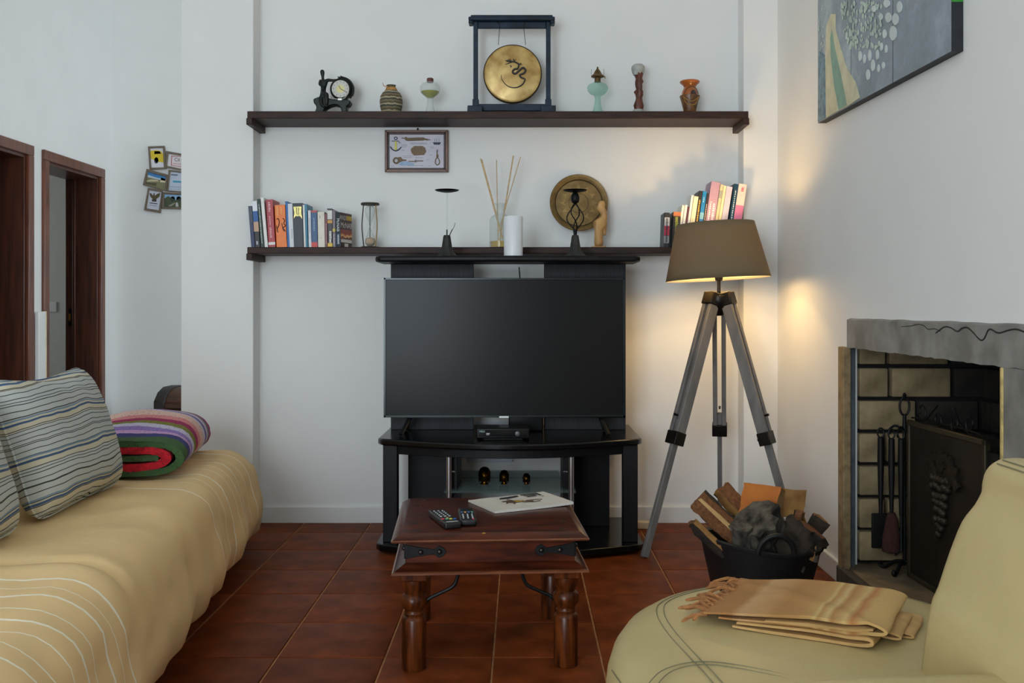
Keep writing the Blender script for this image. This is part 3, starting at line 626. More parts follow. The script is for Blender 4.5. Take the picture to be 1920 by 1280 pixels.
# right hand books
L = -1
book(1246.5, 1256, 397, (36, 38, 42), 'grey and black book at left end of right-hand row', -2, bands=[(.62, .86, (206, 206, 204)), (.34, .62, (192, 40, 70)), (.12, .33, (150, 150, 152))], marks=(BK, [(.14, .84, .3, .75, 41)]))
book(1263, 1277, 396, (30, 26, 26), 'black book with lime lettering half behind the lamp shade', -3.6, bands=[(.88, 1, (186, 110, 68))], marks=((178, 186, 70), [(.3, .86, .3, .75, 43)]))
rb = [(1281, 1285.8, 383, (232, 230, 216), 'first thin cream book of the leaning right-hand row', None, None, -11),
      (1286.6, 1291.6, 382.5, (226, 226, 224), 'thin white book just left of the narrow maroon one', None, None, -11),
      (1291.9, 1295, 386, (96, 44, 58), 'narrow maroon book in the leaning right-hand row', None, None, -11),
      (1298.6, 1303, 364, (236, 236, 230), 'tall narrow white book in the leaning right-hand row', None, None, -14),
      (1303.6, 1312, 366.5, (232, 222, 192), 'cream spined book left of the black and yellow one', None, ((200, 188, 150), [(.4, .6, .4, .5, 51)]), -14),
      (1313.6, 1320, 356, (42, 42, 40), 'dark book with yellow lettering left of the blue one', None, ((214, 176, 76), [(.2, .84, .3, .7, 53)]), -14),
      (1320.4, 1327.6, 356.5, (24, 122, 186), 'bright blue book in the leaning right-hand row', [(.5, .62, (120, 176, 206))], ((190, 220, 236), [(.8, .9, .4, .6, 54)]), -14),
      (1327.9, 1332.4, 360.6, (52, 42, 44), 'thin dark brown book right of the bright blue one', None, ((206, 186, 170), [(.15, .8, .3, .7, 55)]), -14),
      (1336.2, 1353, 339.5, (178, 144, 166), 'large mauve book with pale lettering, tallest on the right', None, ((240, 228, 236), [(.15, .7, .2, .4, 56), (.2, .68, .55, .85, 57)]), -18),
      (1353.4, 1359, 343.7, (212, 198, 160), 'tan spined book right of the large mauve one', [(.78, .9, (160, 160, 150))], None, -18),
      (1359.4, 1364.4, 346, (238, 222, 176), 'pale yellow book left of the lilac one', None, None, -18),
      (1365, 1376, 348, (206, 198, 214), 'pale lilac book left of the teal navy one', [(.12, .36, (190, 186, 222))], ((92, 86, 140), [(.14, .34, .5, .75, 58)]), -18),
      (1379.6, 1387.6, 343, (18, 60, 84), 'dark teal book with white lettering near right end of shelf', None, ((210, 222, 230), [(.3, .9, .4, .66, 59)]), -18),
      (1388, 1403, 343.5, (238, 220, 206), 'white and pink book at right end of the shelf', [(0, .66, (226, 130, 166))], ((214, 110, 130), [(.88, .95, .4, .75, 60)]), -18)]
for (a, b_, yt, rgb, lab, bd, mk, ln) in rb: book(a - 2, b_ - 2, yt, rgb, lab, ln, bands=bd, marks=mk)
# hourglass
HD = 4.69; hk = HD / F; t = thing('hourglass', 'hourglass with bowed wooden rods and pale sand at the bottom', 'hourglass', ((694 - CX) * hk, HD, SZ2)); hx = (694 - CX) * hk
hz = lambda py: SZ2 + (462.5 - py) * hk
DW = M('dark_olive_wood', (58, 54, 44), .5, var=.2)
MB().lathe([(17 * hk, hz(462.5)), (17.5 * hk, hz(461)), (16 * hk, hz(459.5))], (hx, HD, 0), 32).build('bottom_disc', DW, t)
MB().lathe([(16.5 * hk, hz(382)), (17.5 * hk, hz(380.5)), (17 * hk, hz(378))], (hx, HD, 0), 32).build('top_disc', DW, t)
for q, an in enumerate((R(200), R(335), R(100))):
    MB().tube(bez([(hx + r_ * hk * math.cos(an), HD + r_ * hk * math.sin(an), hz(p)) for r_, p in ((12.5, 381), (14, 400), (15.5, 421), (14, 440), (12, 460))], 5), .0028, 8).build('rod', M('tan_rod_wood', (150, 122, 72), .5, var=.1) if q == 1 else DW, t)
MB().lathe([(q * hk, hz(p)) for q, p in ((2, 459.5), (5, 458.5), (9.5, 454), (10, 449), (8, 442), (4, 432), (1.2, 422), (4, 411), (8.5, 401), (9.8, 393), (9, 387), (4, 382))], (hx, HD, 0), 28).build('glass_bulb', GC, t)
MB().lathe([(q * hk, hz(p)) for q, p in ((1, 458.8), (5, 458), (9, 454), (9.4, 449), (8.4, 445), (5, 443), (1, 441.5))], (hx, HD, 0), 24).build('sand', M('pale_sand', (196, 164, 132), .9, var=.08, scale=120), t)
# nautical picture
FD = YW - .012; fk = FD / F
def fx(a, b_, d=0): return Vector(((710 + a / 12.8 - CX) * fk, FD - d, H - (230 + b_ / 12.8 - CY) * fk))
t = thing('knot_picture', 'small framed nautical knot chart hanging under the upper shelf', 'picture', fx(910, 1180))
FW = M('picture_frame_wood', (112, 66, 40), .38, var=0, rgb2=(82, 46, 28), scale=14, stretch=(1, 1, 1), coat=.3)
def frame_sides(t, fn, a0, b0, a1, b1, w1, mat, d0, d1, name='frame_side'):
    for poly in ([(a0, b0), (a1, b0), (a1 - w1, b0 + w1), (a0 + w1, b0 + w1)], [(a0, b1), (a1, b1), (a1 - w1, b1 - w1), (a0 + w1, b1 - w1)], [(a0, b0), (a0 + w1, b0 + w1), (a0 + w1, b1 - w1), (a0, b1)], [(a1, b0), (a1 - w1, b0 + w1), (a1 - w1, b1 - w1), (a1, b1)]):
        MB().prism(poly, fn, d0, d1).build(name, mat, t, bevel=.002, seg=2)
frame_sides(t, fx, 155, 185, 1668, 1190, 62, FW, -.012, .016)
frame_sides(t, fx, 212, 240, 1605, 1128, 42, M('frame_inner_lip', (46, 22, 16), .4, var=.1), -.012, .006, 'frame_lip')
sheet = MB().prism([(240, 270), (1580, 270), (1580, 1100), (240, 1100)], fx, -.011, -.002).build('print_sheet', M('chart_paper', (206, 204, 214), .7, var=.05, scale=15), t)
KN = M('print_rope_brown', (126, 108, 86), .8, var=.15, scale=200); NV = M('print_navy', (52, 60, 84), .6, var=.1); LB = M('print_light_blue', (148, 176, 206), .6, var=.15, scale=60); YL = M('print_yellow', (214, 210, 96), .6); GY = M('print_grey', (140, 146, 160), .6, var=0)
b = MB(); b.tube(bez([fx(a, c_, .002) for a, c_ in ((550, 370), (640, 375), (700, 400), (900, 395), (1080, 390), (1150, 405), (1240, 410))], 5), [.002] * 5 + [.0075] * 16 + [.004] * 6 + [.002] * 4, 6, flat=1)
b.prism([(770, 670), (780, 620), (860, 560), (1050, 560), (1110, 600), (1140, 690), (1090, 770), (850, 785), (800, 740)], fx, -.002, .003)
b.tube([fx(420 + 60 * math.cos(a), 910 + 62 * math.sin(a), .002) for a in [2 * math.pi * q / 20 for q in range(20)]], .0046, 6, closed=True)
b.prism([(470, 830), (530, 820), (580, 880), (660, 885), (660, 915), (570, 920), (480, 960)], fx, -.002, .003)
b.tube([fx(a, c_, .002) for a, c_ in ((720, 925), (860, 930), (890, 890), (880, 950), (920, 915), (1065, 915))], .0022, 6)
b.tube(bez([fx(a, c_, .002) for a, c_ in ((1405, 650), (1400, 760), (1430, 800), (1375, 870), (1360, 960), (1405, 1015), (1460, 960), (1440, 870), (1390, 810), (1420, 750))], 5), .0024, 6)
b.build('rope_knots', KN, sheet)
b = MB(); b.tube([fx(410 + 34 * math.cos(a), 375 + 34 * math.sin(a), .0) for a in [2 * math.pi * q / 14 for q in range(14)]], .0022, 6, closed=True)
b.tube([fx(310, 440), fx(480, 440), fx(505, 490)], .0018, 6); b.tube(bez([fx(280, 575), fx(330, 640), fx(410, 675), fx(490, 640), fx(540, 580)], 5), .003, 6)
b.build('anchor_print', NV, sheet)
MB().prism([(1295, 470), (1495, 470), (1465, 525), (1330, 525)], fx, -.002, .0).build('ship_hull_print', NV, sheet)
b = MB(); b.prism([(388, 440), (432, 440), (438, 655), (382, 655)], fx, -.002, .0015); b.build('anchor_shank', YL, sheet)
b = MB(); b.prism([(470, 1000), (540, 940), (700, 930), (850, 980), (840, 1020), (520, 1025)], fx, -.002, -.0005); b.build('blue_wash', LB, sheet)
b = MB()
for (a, c_, l_) in ((560, 520, 130), (550, 545, 140), (550, 580, 120), (540, 655, 90), (740, 480, 420), (760, 505, 400), (560, 790, 260), (600, 830, 200), (880, 830, 180), (1230, 570, 90), (1250, 600, 80), (700, 1020, 240), (960, 1020, 110), (1190, 1030, 70), (290, 1030, 80), (1150, 880, 60), (1220, 770, 60)):
    b.prism([(a, c_), (a + l_, c_), (a + l_, c_ + 9), (a, c_ + 9)], fx, -.002, -.0012)
for a in (1340, 1385, 1440): b.prism([(a, 370), (a + 12, 370), (a + 12, 470), (a, 470)], fx, -.002, -.0012)
b.build('print_lettering', GY, sheet)
MB().lathe([(.004, 0), (.0045, .004), (.002, .012)], fx(935, 180), 10).build('hook', IRON, t)
# black pendant-free candle holders on the stand's top shelf
TZ = 1.2966
def holder(px, D, lab, whole):
    k = D / F; x = (px - CX) * k; zz = lambda py: TZ + (478.5 - py) * k
    t = thing('candle_holder', lab, 'candle holder', (x, D, TZ))
    CI = M('cast_iron', (46, 47, 44), .6, .3, var=.2, scale=30, bump=(50, .2))
    b = MB(); loops = []
    for (r_, py) in ((21.5, 478.5), (20.5, 477), (14, 470), (10.5, 462), (8.5, 450), (7.2, 441), (6, 438.5)):
        loops.append([(x + r_ * k * math.cos(a), D + r_ * k * math.sin(a), zz(py)) for a in [2 * math.pi * (q + .5) / 8 for q in range(8)]])
    b.loft(loops); b.build('base', CI, t, smooth=30)
    MB().lathe([(.001, zz(358.5)), (10 * k, zz(358)), (20 * k, zz(355.8)), (23 * k, zz(353.8)), (22 * k, zz(353.6)), (10 * k, zz(355.2)), (.001, zz(355.5))], (x, D, 0), 32).build('dish', IRON, t)
    if whole:
        MB().lathe([(2 * k, zz(380)), (6.5 * k, zz(377)), (8.2 * k, zz(372)), (8.2 * k, zz(366)), (6 * k, zz(361)), (3 * k, zz(358))], (x, D, 0), 20).build('ball', IRON, t)
        for q in range(4):
            an = R(15 + 90 * q); pts = []
            for r_, py, tw in ((2, 380, 0), (9, 388, 25), (16, 400, 45), (15, 411, 70), (8, 422, 95), (3, 429, 140), (2, 438, 170)):
                a2 = an + R(tw); pts.append((x + r_ * k * math.cos(a2), D + r_ * k * math.sin(a2), zz(py)))
            MB().tube(bez(pts, 5), .0028, 7).build('wire', IRON, t)
    else:
        MB().tube([(x, D, zz(439)), (x, D, zz(428))], .0028, 7).build('wire_stub', IRON, t)
        MB().tube(bez([(x + 5 * k, D, zz(439)), (x + 9 * k, D, zz(430)), (x + 13 * k, D, zz(424)), (x + 15.5 * k, D, zz(415))], 4), [.0022] * 6 + [.0012] * 7, 6).build('wire_stub', IRON, t)
        MB().tube([(x, D, zz(438)), (x, D, zz(358))], .004, 12).build('clear_stem', glass('thin_clear_stem', (240, 244, 244), alpha=.03), t)
holder(838, 4.385, 'dark iron candle holder with bare dish left of the reed diffuser', False)
holder(1078.5, 4.385, 'iron candle holder with twisted wire cage before brass tray', True)
# white cylinder candle
x = (962.5 - CX) * 4.38 / F
o = MB().lathe([(.0405, TZ), (.0425, TZ + .002), (.0425, TZ + .177), (.040, TZ + .18), (.02, TZ + .1785), (.001, TZ + .178)], (x, 4.38, 0), 40).build('pillar_candle', M('white_wax', (226, 230, 234), .35, var=.02), origin=(x, 4.38, TZ)); tag(o, 'tall plain white cylinder candle on the stand beside the reed diffuser', 'candle')
# reed diffuser
RD = 4.66; rk = RD / F; x = (938 - CX) * rk; rz = lambda py: SZ2 + (462.5 - py) * rk
t = thing('reed_diffuser', 'glass reed diffuser with amber oil and five wooden reeds', 'diffuser', (x, RD, SZ2))
MB().lathe([(q * rk, rz(p)) for q, p in ((20, 462.4), (20.5, 460), (20, 410), (17, 404), (8.5, 398), (7.5, 392), (7.5, 384), (10, 380.5), (11, 379))], (x, RD, 0), 28, cap=False).build('bottle', GC, t)
MB().lathe([(q * rk, rz(p)) for q, p in ((18.5, 461.5), (19, 450.5), (1, 450.4))], (x, RD, 0), 24).build('oil', M('amber_oil', (196, 160, 60), .15, var=.05), t)
for (a, b_, c_, d_, th) in ((943, 448, 903, 299, .0034), (941, 445, 901, 297, .0026), (934, 452, 931, 300, .0022), (936, 455, 962.5, 292, .0034), (933, 440, 976, 294, .0022)):
    q0 = P(a, b_, RD); q1 = P(c_, d_, RD + .01); MB().tube([q0, q1], th, 7).build('reed', M('reed_wood', (196, 168, 124), .8, var=.12, scale=60), t)
# brass tray leaning on the wall
PD = YW - .045; pk = PD / F
TT = Matrix.Rotation(R(82), 3, 'X')
pc = P(1085, 380.5, PD); pr0 = 54.5 * pk
t = thing('brass_tray', 'round engraved brass tray leaning against the wall behind candle holder', 'tray', pc + Vector((0, .02, -pr0)))
TB = M('antique_tray_brass', (128, 104, 62), .5, .55, var=.2, scale=30, bump=(60, .25))
MB().lathe([(.001, .0), (pr0 * .8, .0), (pr0 * .83, .006), (pr0 * .98, .012), (pr0, .010), (pr0 * .99, .006), (pr0 * .83, -.002), (.001, -.006)], pc, 56, 0, TT, cap=False).build('dish', TB, t)
pt_ = MB()
TDK = M('tray_engraving_dark', (66, 52, 32), .5, .5, var=.2)
pt_.tube([pc + TT @ Vector((pr0 * .81 * math.cos(a), pr0 * .81 * math.sin(a), .003)) for a in [2 * math.pi * q / 48 for q in range(48)]], .0026, 6, closed=True)
pt_.tube([pc + TT @ Vector((pr0 * .34 * math.cos(a), pr0 * .34 * math.sin(a), .0005)) for a in [2 * math.pi * q / 32 for q in range(32)]], .0012, 5, closed=True)
pt_.build('engraved_ring', TDK, t)
st_ = MB()
for q in range(12):
    a0 = 2 * math.pi * q / 12
    f_ = lambda u, v, d: pc + TT @ Vector((pr0 * (u * math.cos(a0) - v * math.sin(a0)), pr0 * (u * math.sin(a0) + v * math.cos(a0)), d))
    st_.prism([(.66, 0), (.44, .1), (.5, 0), (.44, -.1)], f_, -.001, .0018)
st_.build('engraved_star', M('tray_bright_brass', (146, 120, 72), .4, .6, var=.2), t)
# pale wood carving
wk = 4.68 / F; x0 = lambda a: (1030 + a / 7.53 - CX) * wk; z0 = lambda b_: SZ2 + (462.3 - (320 + b_ / 7.53)) * wk
cvv = lambda a, b_, d=0: Vector((x0(a), 4.68 + d, z0(b_)))
LWD = M('pale_carved_wood', (206, 164, 104), .5, var=0, rgb2=(178, 132, 78), scale=16, stretch=(1, 1, .4), bump=(40, .15))
t = thing('wood_carving', 'pale abstract wooden figure carving beside brass tray', 'carving', (x0(700), 4.68, SZ2))
skin('figure', [cvv(700, 1070), cvv(695, 960), cvv(700, 820), cvv(700, 720), cvv(770, 660), cvv(780, 590), cvv(740, 530), cvv(690, 490), cvv(730, 440), cvv(790, 440), cvv(640, 730, -.01), cvv(770, 780, .01), cvv(770, 900, .012)],
     [(0, 1), (1, 2), (2, 3), (3, 4), (4, 5), (5, 6), (6, 7), (6, 8), (8, 9), (3, 10), (3, 11), (11, 12)],
     [(.040, .026), (.036, .024), (.024, .021), (.030, .023), (.020, .019), (.016, .017), (.027, .022), (.019, .017), (.027, .021), (.016, .017), (.018, .016), (.017, .015), (.016, .013)], LWD, t, sub=2)
MB().rbox((x0(695), 4.68, SZ2 + .004), (.0345, .024, .004), .003, (1, 1, 1)).build('plinth', LWD, t)

# ================================================================== TV stand
def bowed(x0, x1, yb, ys, yc, z0, z1, n=24, endr=.03):
    """board with a bowed front: ys at the sides, yc at the middle, clipped front corners"""
    pts = [(x0, yb), (x0, ys + .035), (x0 + .02, ys)]
    for i in range(1, n):
        u = i / n; pts.append((x0 + .02 + (x1 - x0 - .04) * u, ys + (yc - ys) * math.sin(math.pi * u)))
    pts += [(x1 - .02, ys), (x1, ys + .035), (x1, yb)]
    return MB().prism(pts, lambda a, b_, d: Vector((a, b_, d)), z0, z1)
SX0, SX1 = -.634, .531
ts = thing('tv_stand', 'black ash tv stand with tall back panels and glass shelf', 'tv stand', (-.052, 4.4, 0))
bowed(SX0, SX1, 4.76, 4.21, 4.07, .012, .042).build('base_board', BLACKGLOSS, ts, bevel=.006, seg=3)
bowed(SX0 + .004, SX1 - .004, 4.76, 4.24, 4.075, .466, .495).build('top_board', BLACKGLOSS, ts, bevel=.008, seg=3)
bowed(SX0 + .03, SX1 - .03, 4.30, 4.275, 4.13, .425, .466).build('front_rail', BLACKWOOD, ts, bevel=.002)
for (a, b_) in ((-.606, -.543), (.443, .508)): MB().box(a, b_, 4.25, 4.31, .042, .466).build('post', BLACKWOOD, ts, bevel=.003)
for (a, b_) in ((-.606, -.59), (.492, .508)): MB().box(a, b_, 4.54, 4.58, .042, .466).build('rear_post', BLACKWOOD, ts, bevel=.003)
for (a, b_) in ((-.532, -.305), (.185, .412)): MB().box(a, b_, 4.56, 4.58, .042, .466).build('lower_back_panel', BLACKWOOD, ts, bevel=.002)
for (a, b_) in ((-.6125, -.225), (.105, .4875)): MB().box(a, b_, 4.555, 4.575, .495, 1.27).build('upper_back_panel', PANELGREY, ts, bevel=.002)
bowed(-.656, .532, 4.592, 4.33, 4.30, 1.270, TZ).build('top_shelf', BLACKWOOD, ts, bevel=.009, seg=3)
for px in (842, 1071):
    x = (px - CX) * 4.2 / F; MB().lathe([(.0115, .042), (.0115, .466)], (x, 4.2, 0), 18).build('silver_tube', CHROME, ts)
    x2 = x + (.012 if px < 900 else -.012)
GS = glass('green_shelf_glass', (168, 192, 190), alpha=.12)
MB().box(-.335, .235, 4.19, 4.55, .268, .275).build('glass_shelf', GS, ts, bevel=.002)
MB().box(-.30, .18, 4.55, 4.73, .268, .275).build('glass_shelf', GS, ts)
for px in (850, 1060):
    x = (px - CX) * 4.24 / F; kb = MB(); kb.sphere((x - .006, 4.235, .352), .004, 8); kb.sphere((x, 4.233, .3535), .0045, 8); kb.sphere((x + .006, 4.235, .352), .004, 8)
    kb.build('glass_clip', CHROME, ts)
    xx = (px - CX) * 4.3 / F; s_ = 1 if px < 900 else -1
    MB().box(min(xx - .012, xx + .02), max(xx - .012, xx + .02), 4.25, 4.55, .042, .425).build('side_panel', BLACKWOOD, ts, bevel=.002)
# TV
TD = 4.40; tk = TD / F; txx = lambda px: (px - CX) * tk; tzz = lambda py: H - (py - CY) * tk
tv = thing('television', 'wide flat black television standing on the stand', 'television', (txx(946), TD, .495))
TVB = M('tv_black_plastic', (16, 19, 20), .3, var=.1); 
SCR = M('tv_screen', (28, 28, 28), .24, var=0, spec=.12)
b = MB(); b.box(txx(720), txx(1172), TD, TD + .035, tzz(782), tzz(521)); b.box(txx(780), txx(1110), TD + .035, TD + .07, tzz(765), tzz(600)); b.build('casing', TVB, tv, bevel=.004)
bz_ = MB()
for (a, b_, c_, d_) in ((720, 1172, 521, 524.4), (720, 1172, 777.8, 782), (720, 723.6, 521, 782), (1168.2, 1172, 521, 782)): bz_.box(txx(a), txx(b_), TD - .004, TD + .001, tzz(d_), tzz(c_))
bz_.build('bezel', M('tv_bezel', (22, 32, 36), .22, .3, var=.05), tv, bevel=.0015)
MB().box(txx(723), txx(1169), TD - .0006, TD, tzz(778.5), tzz(524)).build('screen', SCR, tv)
MB().box(txx(936), txx(954), TD - .006, TD - .002, tzz(783), tzz(779.6)).build('logo_tab', M('logo_silver', (206, 208, 208), .3, .4, var=0), tv, bevel=.0008)
for sx_, px in ((-1, 768), (1, 1126)):
    x = txx(px); lg = MB(); lg.tube([(x, TD + .02, tzz(783)), (x + sx_ * .03, TD - .075, .502)], .011, 8, flat=.6); lg.tube([(x, TD + .02, tzz(783)), (x + sx_ * .03, TD + .11, .502)], .011, 8, flat=.6)
    lg.build('stand_leg', TVB, tv)
# set-top box, router behind, cable
sb = thing('set_top_box', 'small black set-top box under the television', 'set-top box', (-.08, 4.26, .495))
MB().rbox((-.081, 4.255, .5245), (.114, .065, .0225), .006, (1, 1, 1)).build('case', M('box_black', (13, 14, 16), .35, var=.1, spec=.2), sb)
MB().box(-.185, .023, 4.186, 4.191, .512, .5405).build('front_panel', M('box_front_black', (9, 10, 12), .1, var=0), sb)
MB().text('MEO', .0115, lambda X, Y, d: Vector((-.170 + X, 4.1855, .5335 + Y))).build('logo', M('logo_teal_white', (170, 206, 204), .5, var=0), sb, smooth=0)
b = MB(); b.box(-.152, -.137, 4.1852, 4.186, .524, .5265); b.box(-.152, -.139, 4.1852, 4.186, .519, .521)
b.build('display_marks', M('display_white', (230, 230, 226), .5, var=0), sb)
MB().lathe([(.009, 0), (.0105, .001), (.0108, .002), (.009, .003)], (-.018, 4.186, .524), 20, 0, TY).build('navigation_ring', M('ring_grey', (92, 94, 96), .4, .5, var=0), sb)
MB().box(-.165, .005, 4.2, 4.31, .4955, .503).build('foot_plate', IRON, sb, bevel=.002)
rt = thing('router', 'black router box standing behind the set-top box', 'router', (.02, 4.525, .495))
MB().rbox((.02, 4.525, .545), (.08, .038, .05), .008, (1, 1, 1)).build('case', MATS['box_black'], rt)
MB().tube([(.098, 4.51, .56), (.106, 4.50, .572), (.112, 4.49, .57)], .004, 6).build('plug', IRON, rt)
o = MB().tube(bez([(-.012, 4.70, 1.262), (-.008, 4.69, 1.2), (-.006, 4.66, 1.1), (.0, 4.62, .9), (.01, 4.6, .5)], 6), .003, 7).build('cable', IRON, origin=(0, 4.7, 1.26)); tag(o, 'black cable hanging behind the top of television', 'cable')
# cable conduit / socket plate on the wall behind
sp_ = thing('wall_plate', 'white square cover plate on wall behind glass shelf', 'cover plate', (-.15, YW, .3))
MB().rbox((-.155, YW - .004, .40), (.12, .004, .10), .003, (1, 1, 1)).build('plate', M('plate_white', (214, 222, 230), .5, var=.01), sp_)
for dx in (-.11, .11): MB().sphere((-.155 + dx, YW - .009, .308), .004, 8).build('screw', CHROME, sp_)
# golden heads on the glass shelf
def head(px, pyt, hpx, lab):
    D = 4.37; k = D / F; x = (px - CX) * k; hh = hpx * k; z = .275
    t = thing('brass_bust', lab, 'ornament', (x, D, z), group='brass heads on the glass shelf')
    b = MB(); loops = []
    for (rx, ry, zz) in ((.30, .26, 0), (.34, .30, .03), (.27, .24, .10), (.26, .24, .16), (.40, .38, .22), (.45, .46, .36), (.46, .50, .55), (.44, .49, .70), (.36, .42, .84), (.22, .27, .95), (.05, .06, 1.0)):
        lp = []
        for a in [2 * math.pi * q / 22 for q in range(22)]:
            fx_ = math.cos(a); fy_ = math.sin(a); yy = fy_ * ry
            if fy_ < -.3 and .2 < zz < .9: yy += .05 * (1 if abs(fx_) < .25 else 0) * (-1 if .35 < zz < .6 else .6)
            lp.append((x + fx_ * rx * hh * .72, D + yy * hh, z + zz * hh))
        loops.append(lp)
    b.loft(loops).build('head', M('dark_gold', (132, 96, 34), .25, 1, var=.3, scale=60), t)
    cp_ = MB(); loops = []
    for (r_, zz, fr) in ((.50, .14, .2), (.53, .3, .12), (.53, .55, .1), (.52, .72, .25), (.44, .88, .5), (.28, .99, .8), (.05, 1.04, 1)):
        loops.append([(x + math.cos(a) * r_ * hh * .70, D + .02 * hh + math.sin(a) * r_ * hh * .8, z + zz * hh) for a in [R(-40 + 260 * q / 20) if fr < .45 else R(-90 + (180 + 180) * (q / 20)) for q in range(21)]])
    cp_.loft(loops, cap=False, closed=False).build('hair_cap', M('dark_gold_cap', (74, 52, 22), .3, 1, var=.3, scale=60), t)
    MB().lathe([(.28 * hh, z), (.2 * hh, z + .12 * hh), (.22 * hh, z + .2 * hh)], (x, D - .02 * hh, 0), 16).build('neck', BRASS, t)
head(908.5, 879, 31, 'largest of three small brass heads on the glass shelf')
head(945.5, 885, 25, 'middle of three small brass heads on the glass shelf')
head(987, 891, 19.5, 'smallest of three brass heads on the glass shelf')
# white multi socket strip on the floor by the stand
o = MB().rbox((.56, 4.70, .018), (.06, .022, .018), .006, (1, 1, 1)).build('socket_strip', M('strip_cream', (214, 200, 170), .5), origin=(.56, 4.7, 0)); tag(o, 'cream socket strip on floor beside the tv stand', 'socket strip')

# ================================================================== tripod floor lamp
LX, LY = .882, 4.35
lm = thing('floor_lamp', 'tripod floor lamp with grey wooden legs and taupe shade', 'lamp', (LX, LY, 0))
GW = M('grey_stained_wood', (122, 118, 114), .55, var=0, rgb2=(98, 96, 94), scale=10, stretch=(2, 2, .5), bump=(40, .1))
BRZ = M('dark_bronze_casting', (36, 32, 28), .35, .7, var=.2)
feet = [Vector((.523, 4.15, 0)), Vector((1.185, 4.14, 0)), Vector((.952, 4.665, 0))]
for ft in feet:
    rad = Vector((ft.x - LX, ft.y - LY, 0)).normalized(); tan = Vector((-rad.y, rad.x, 0))
    top = Vector((LX, LY, 1.085)) + rad * .045
    ax = (ft - top).normalized(); nrm = tan.cross(ax).normalized(); Ltot = (ft - top).length
    T3 = Matrix((tan, nrm, ax)).transposed(); T4 = Matrix.Translation(top) @ T3.to_4x4()
    def bar(name, mat, a0, a1, n0, n1, l0, l1, bev=.003): MB().box(a0, a1, n0, n1, l0, l1, T=T4).build(name, mat, lm, bevel=bev)
    bar('leg_rail', GW, -.030, -.010, -.024, .024, 0, Ltot * .53); bar('leg_rail', GW, .010, .030, -.024, .024, 0, Ltot * .53)
    bar('leg_extension', GW, -.0105, .0105, -.016, .016, Ltot * .47, Ltot - .003 + (.0))
    bar('leg_clamp', BRZ, -.034, .034, -.027, .027, Ltot * .515, Ltot * .565)
    for (l_, s_) in ((.54, 1), (.455, -1)):
        q0 = T4 @ Vector((0, 0, Ltot * l_)); MB().tube([q0 + T3 @ Vector((0, s_ * .02, 0)), q0 + T3 @ Vector((0, s_ * .04, 0))], [.004, .006], 10).build('wing_screw', BRZ, lm)
    MB().box(-.034, .034, -.03, .03, -.05, .01, T=T4).build('leg_socket', BRZ, lm, bevel=.006)
hd = MB(); hd.lathe([(.02, 1.03), (.035, 1.05), (.05, 1.075), (.058, 1.10), (.055, 1.118), (.03, 1.124), (.012, 1.128)], (LX, LY, 0), 24); hd.build('tripod_head', BRZ, lm)
MB().lathe([(.008, 1.12), (.008, 1.185), (.016, 1.188), (.018, 1.20), (.016, 1.245), (.012, 1.25)], (LX, LY, 0), 18).build('stem', BRZ, lm)
# shade
rs0, rs1, zs0, zs1 = .232, .173, 1.193, 1.442
TSH = Matrix.Rotation(R(-3.0), 3, 'Y') @ Matrix.Rotation(R(-1), 3, 'X')
sc0 = Vector((LX - .004, LY, zs0))
def shmat(name, rgb, rgbt, fac):
    m = bpy.data.materials.new(name); m.use_nodes = True; nt = m.node_tree; b = nt.nodes['Principled BSDF']
    vec = coords(nt); n = nt.nodes.new('ShaderNodeTexNoise'); n.inputs['Scale'].default_value = 200; nt.links.new(vec, n.inputs['Vector'])
    r = nt.nodes.new('ShaderNodeValToRGB'); c = lin(rgb); r.color_ramp.elements[0].color = tuple(v * .9 for v in c[:3]) + (1,); r.color_ramp.elements[1].color = tuple(v * 1.1 for v in c[:3]) + (1,)
    nt.links.new(n.outputs['Fac'], r.inputs['Fac']); nt.links.new(r.outputs['Color'], b.inputs['Base Color']); b.inputs['Roughness'].default_value = .85
    t = nt.nodes.new('ShaderNodeBsdfTranslucent'); t.inputs['Color'].default_value = lin(rgbt); mx = nt.nodes.new('ShaderNodeMixShader'); mx.inputs[0].default_value = fac
    nt.links.new(b.outputs[0], mx.inputs[1]); nt.links.new(t.outputs[0], mx.inputs[2]); nt.links.new(mx.outputs[0], nt.nodes['Material Output'].inputs['Surface']); return m
SHO = shmat('shade_taupe_fabric', (102, 98, 78), (150, 120, 70), .12); SHI = shmat('shade_cream_lining', (236, 226, 196), (240, 220, 170), .2)
prof = [(rs0 + (rs1 - rs0) * i / 8, (zs1 - zs0) * i / 8) for i in range(9)]
so = MB(); so.lathe(prof, sc0, 56, 0, TSH, cap=False); so.lathe([(r_ - .003, z) for r_, z in prof], sc0, 56, 1, TSH, cap=False)
so.lathe([(rs0, 0), (rs0 - .003, 0)], sc0, 56, 0, TSH, cap=False); so.lathe([(rs1, zs1 - zs0), (rs1 - .003, zs1 - zs0)], sc0, 56, 0, TSH, cap=False)
sho = so.build('lamp_shade', [SHO, SHI], lm)
bl = MB(); bl.sphere((LX, LY, 1.30), .03, 16, sc=(1, 1, 1.25))
bl.build('bulb', M('bulb_glass', (255, 230, 180), .3, var=0, emit=((255, 208, 140), 14)), lm)
rg = MB()
for q in range(3):
    a = R(120 * q + 20); rg.tube([sc0 + TSH @ Vector((0, 0, .055)), sc0 + TSH @ Vector((.218 * math.cos(a), .218 * math.sin(a), .018))], .0018, 6)
rg.build('shade_spider', BRZ, lm)
pl_ = bpy.data.lights.new('lamp_bulb_light', 'POINT'); pl_.energy = 5.5; pl_.color = (1.0, .66, .30); pl_.shadow_soft_size = .035
po = bpy.data.objects.new('lamp_bulb_light', pl_); COL.objects.link(po); po.parent = lm; po.location = (0, 0, 1.355)
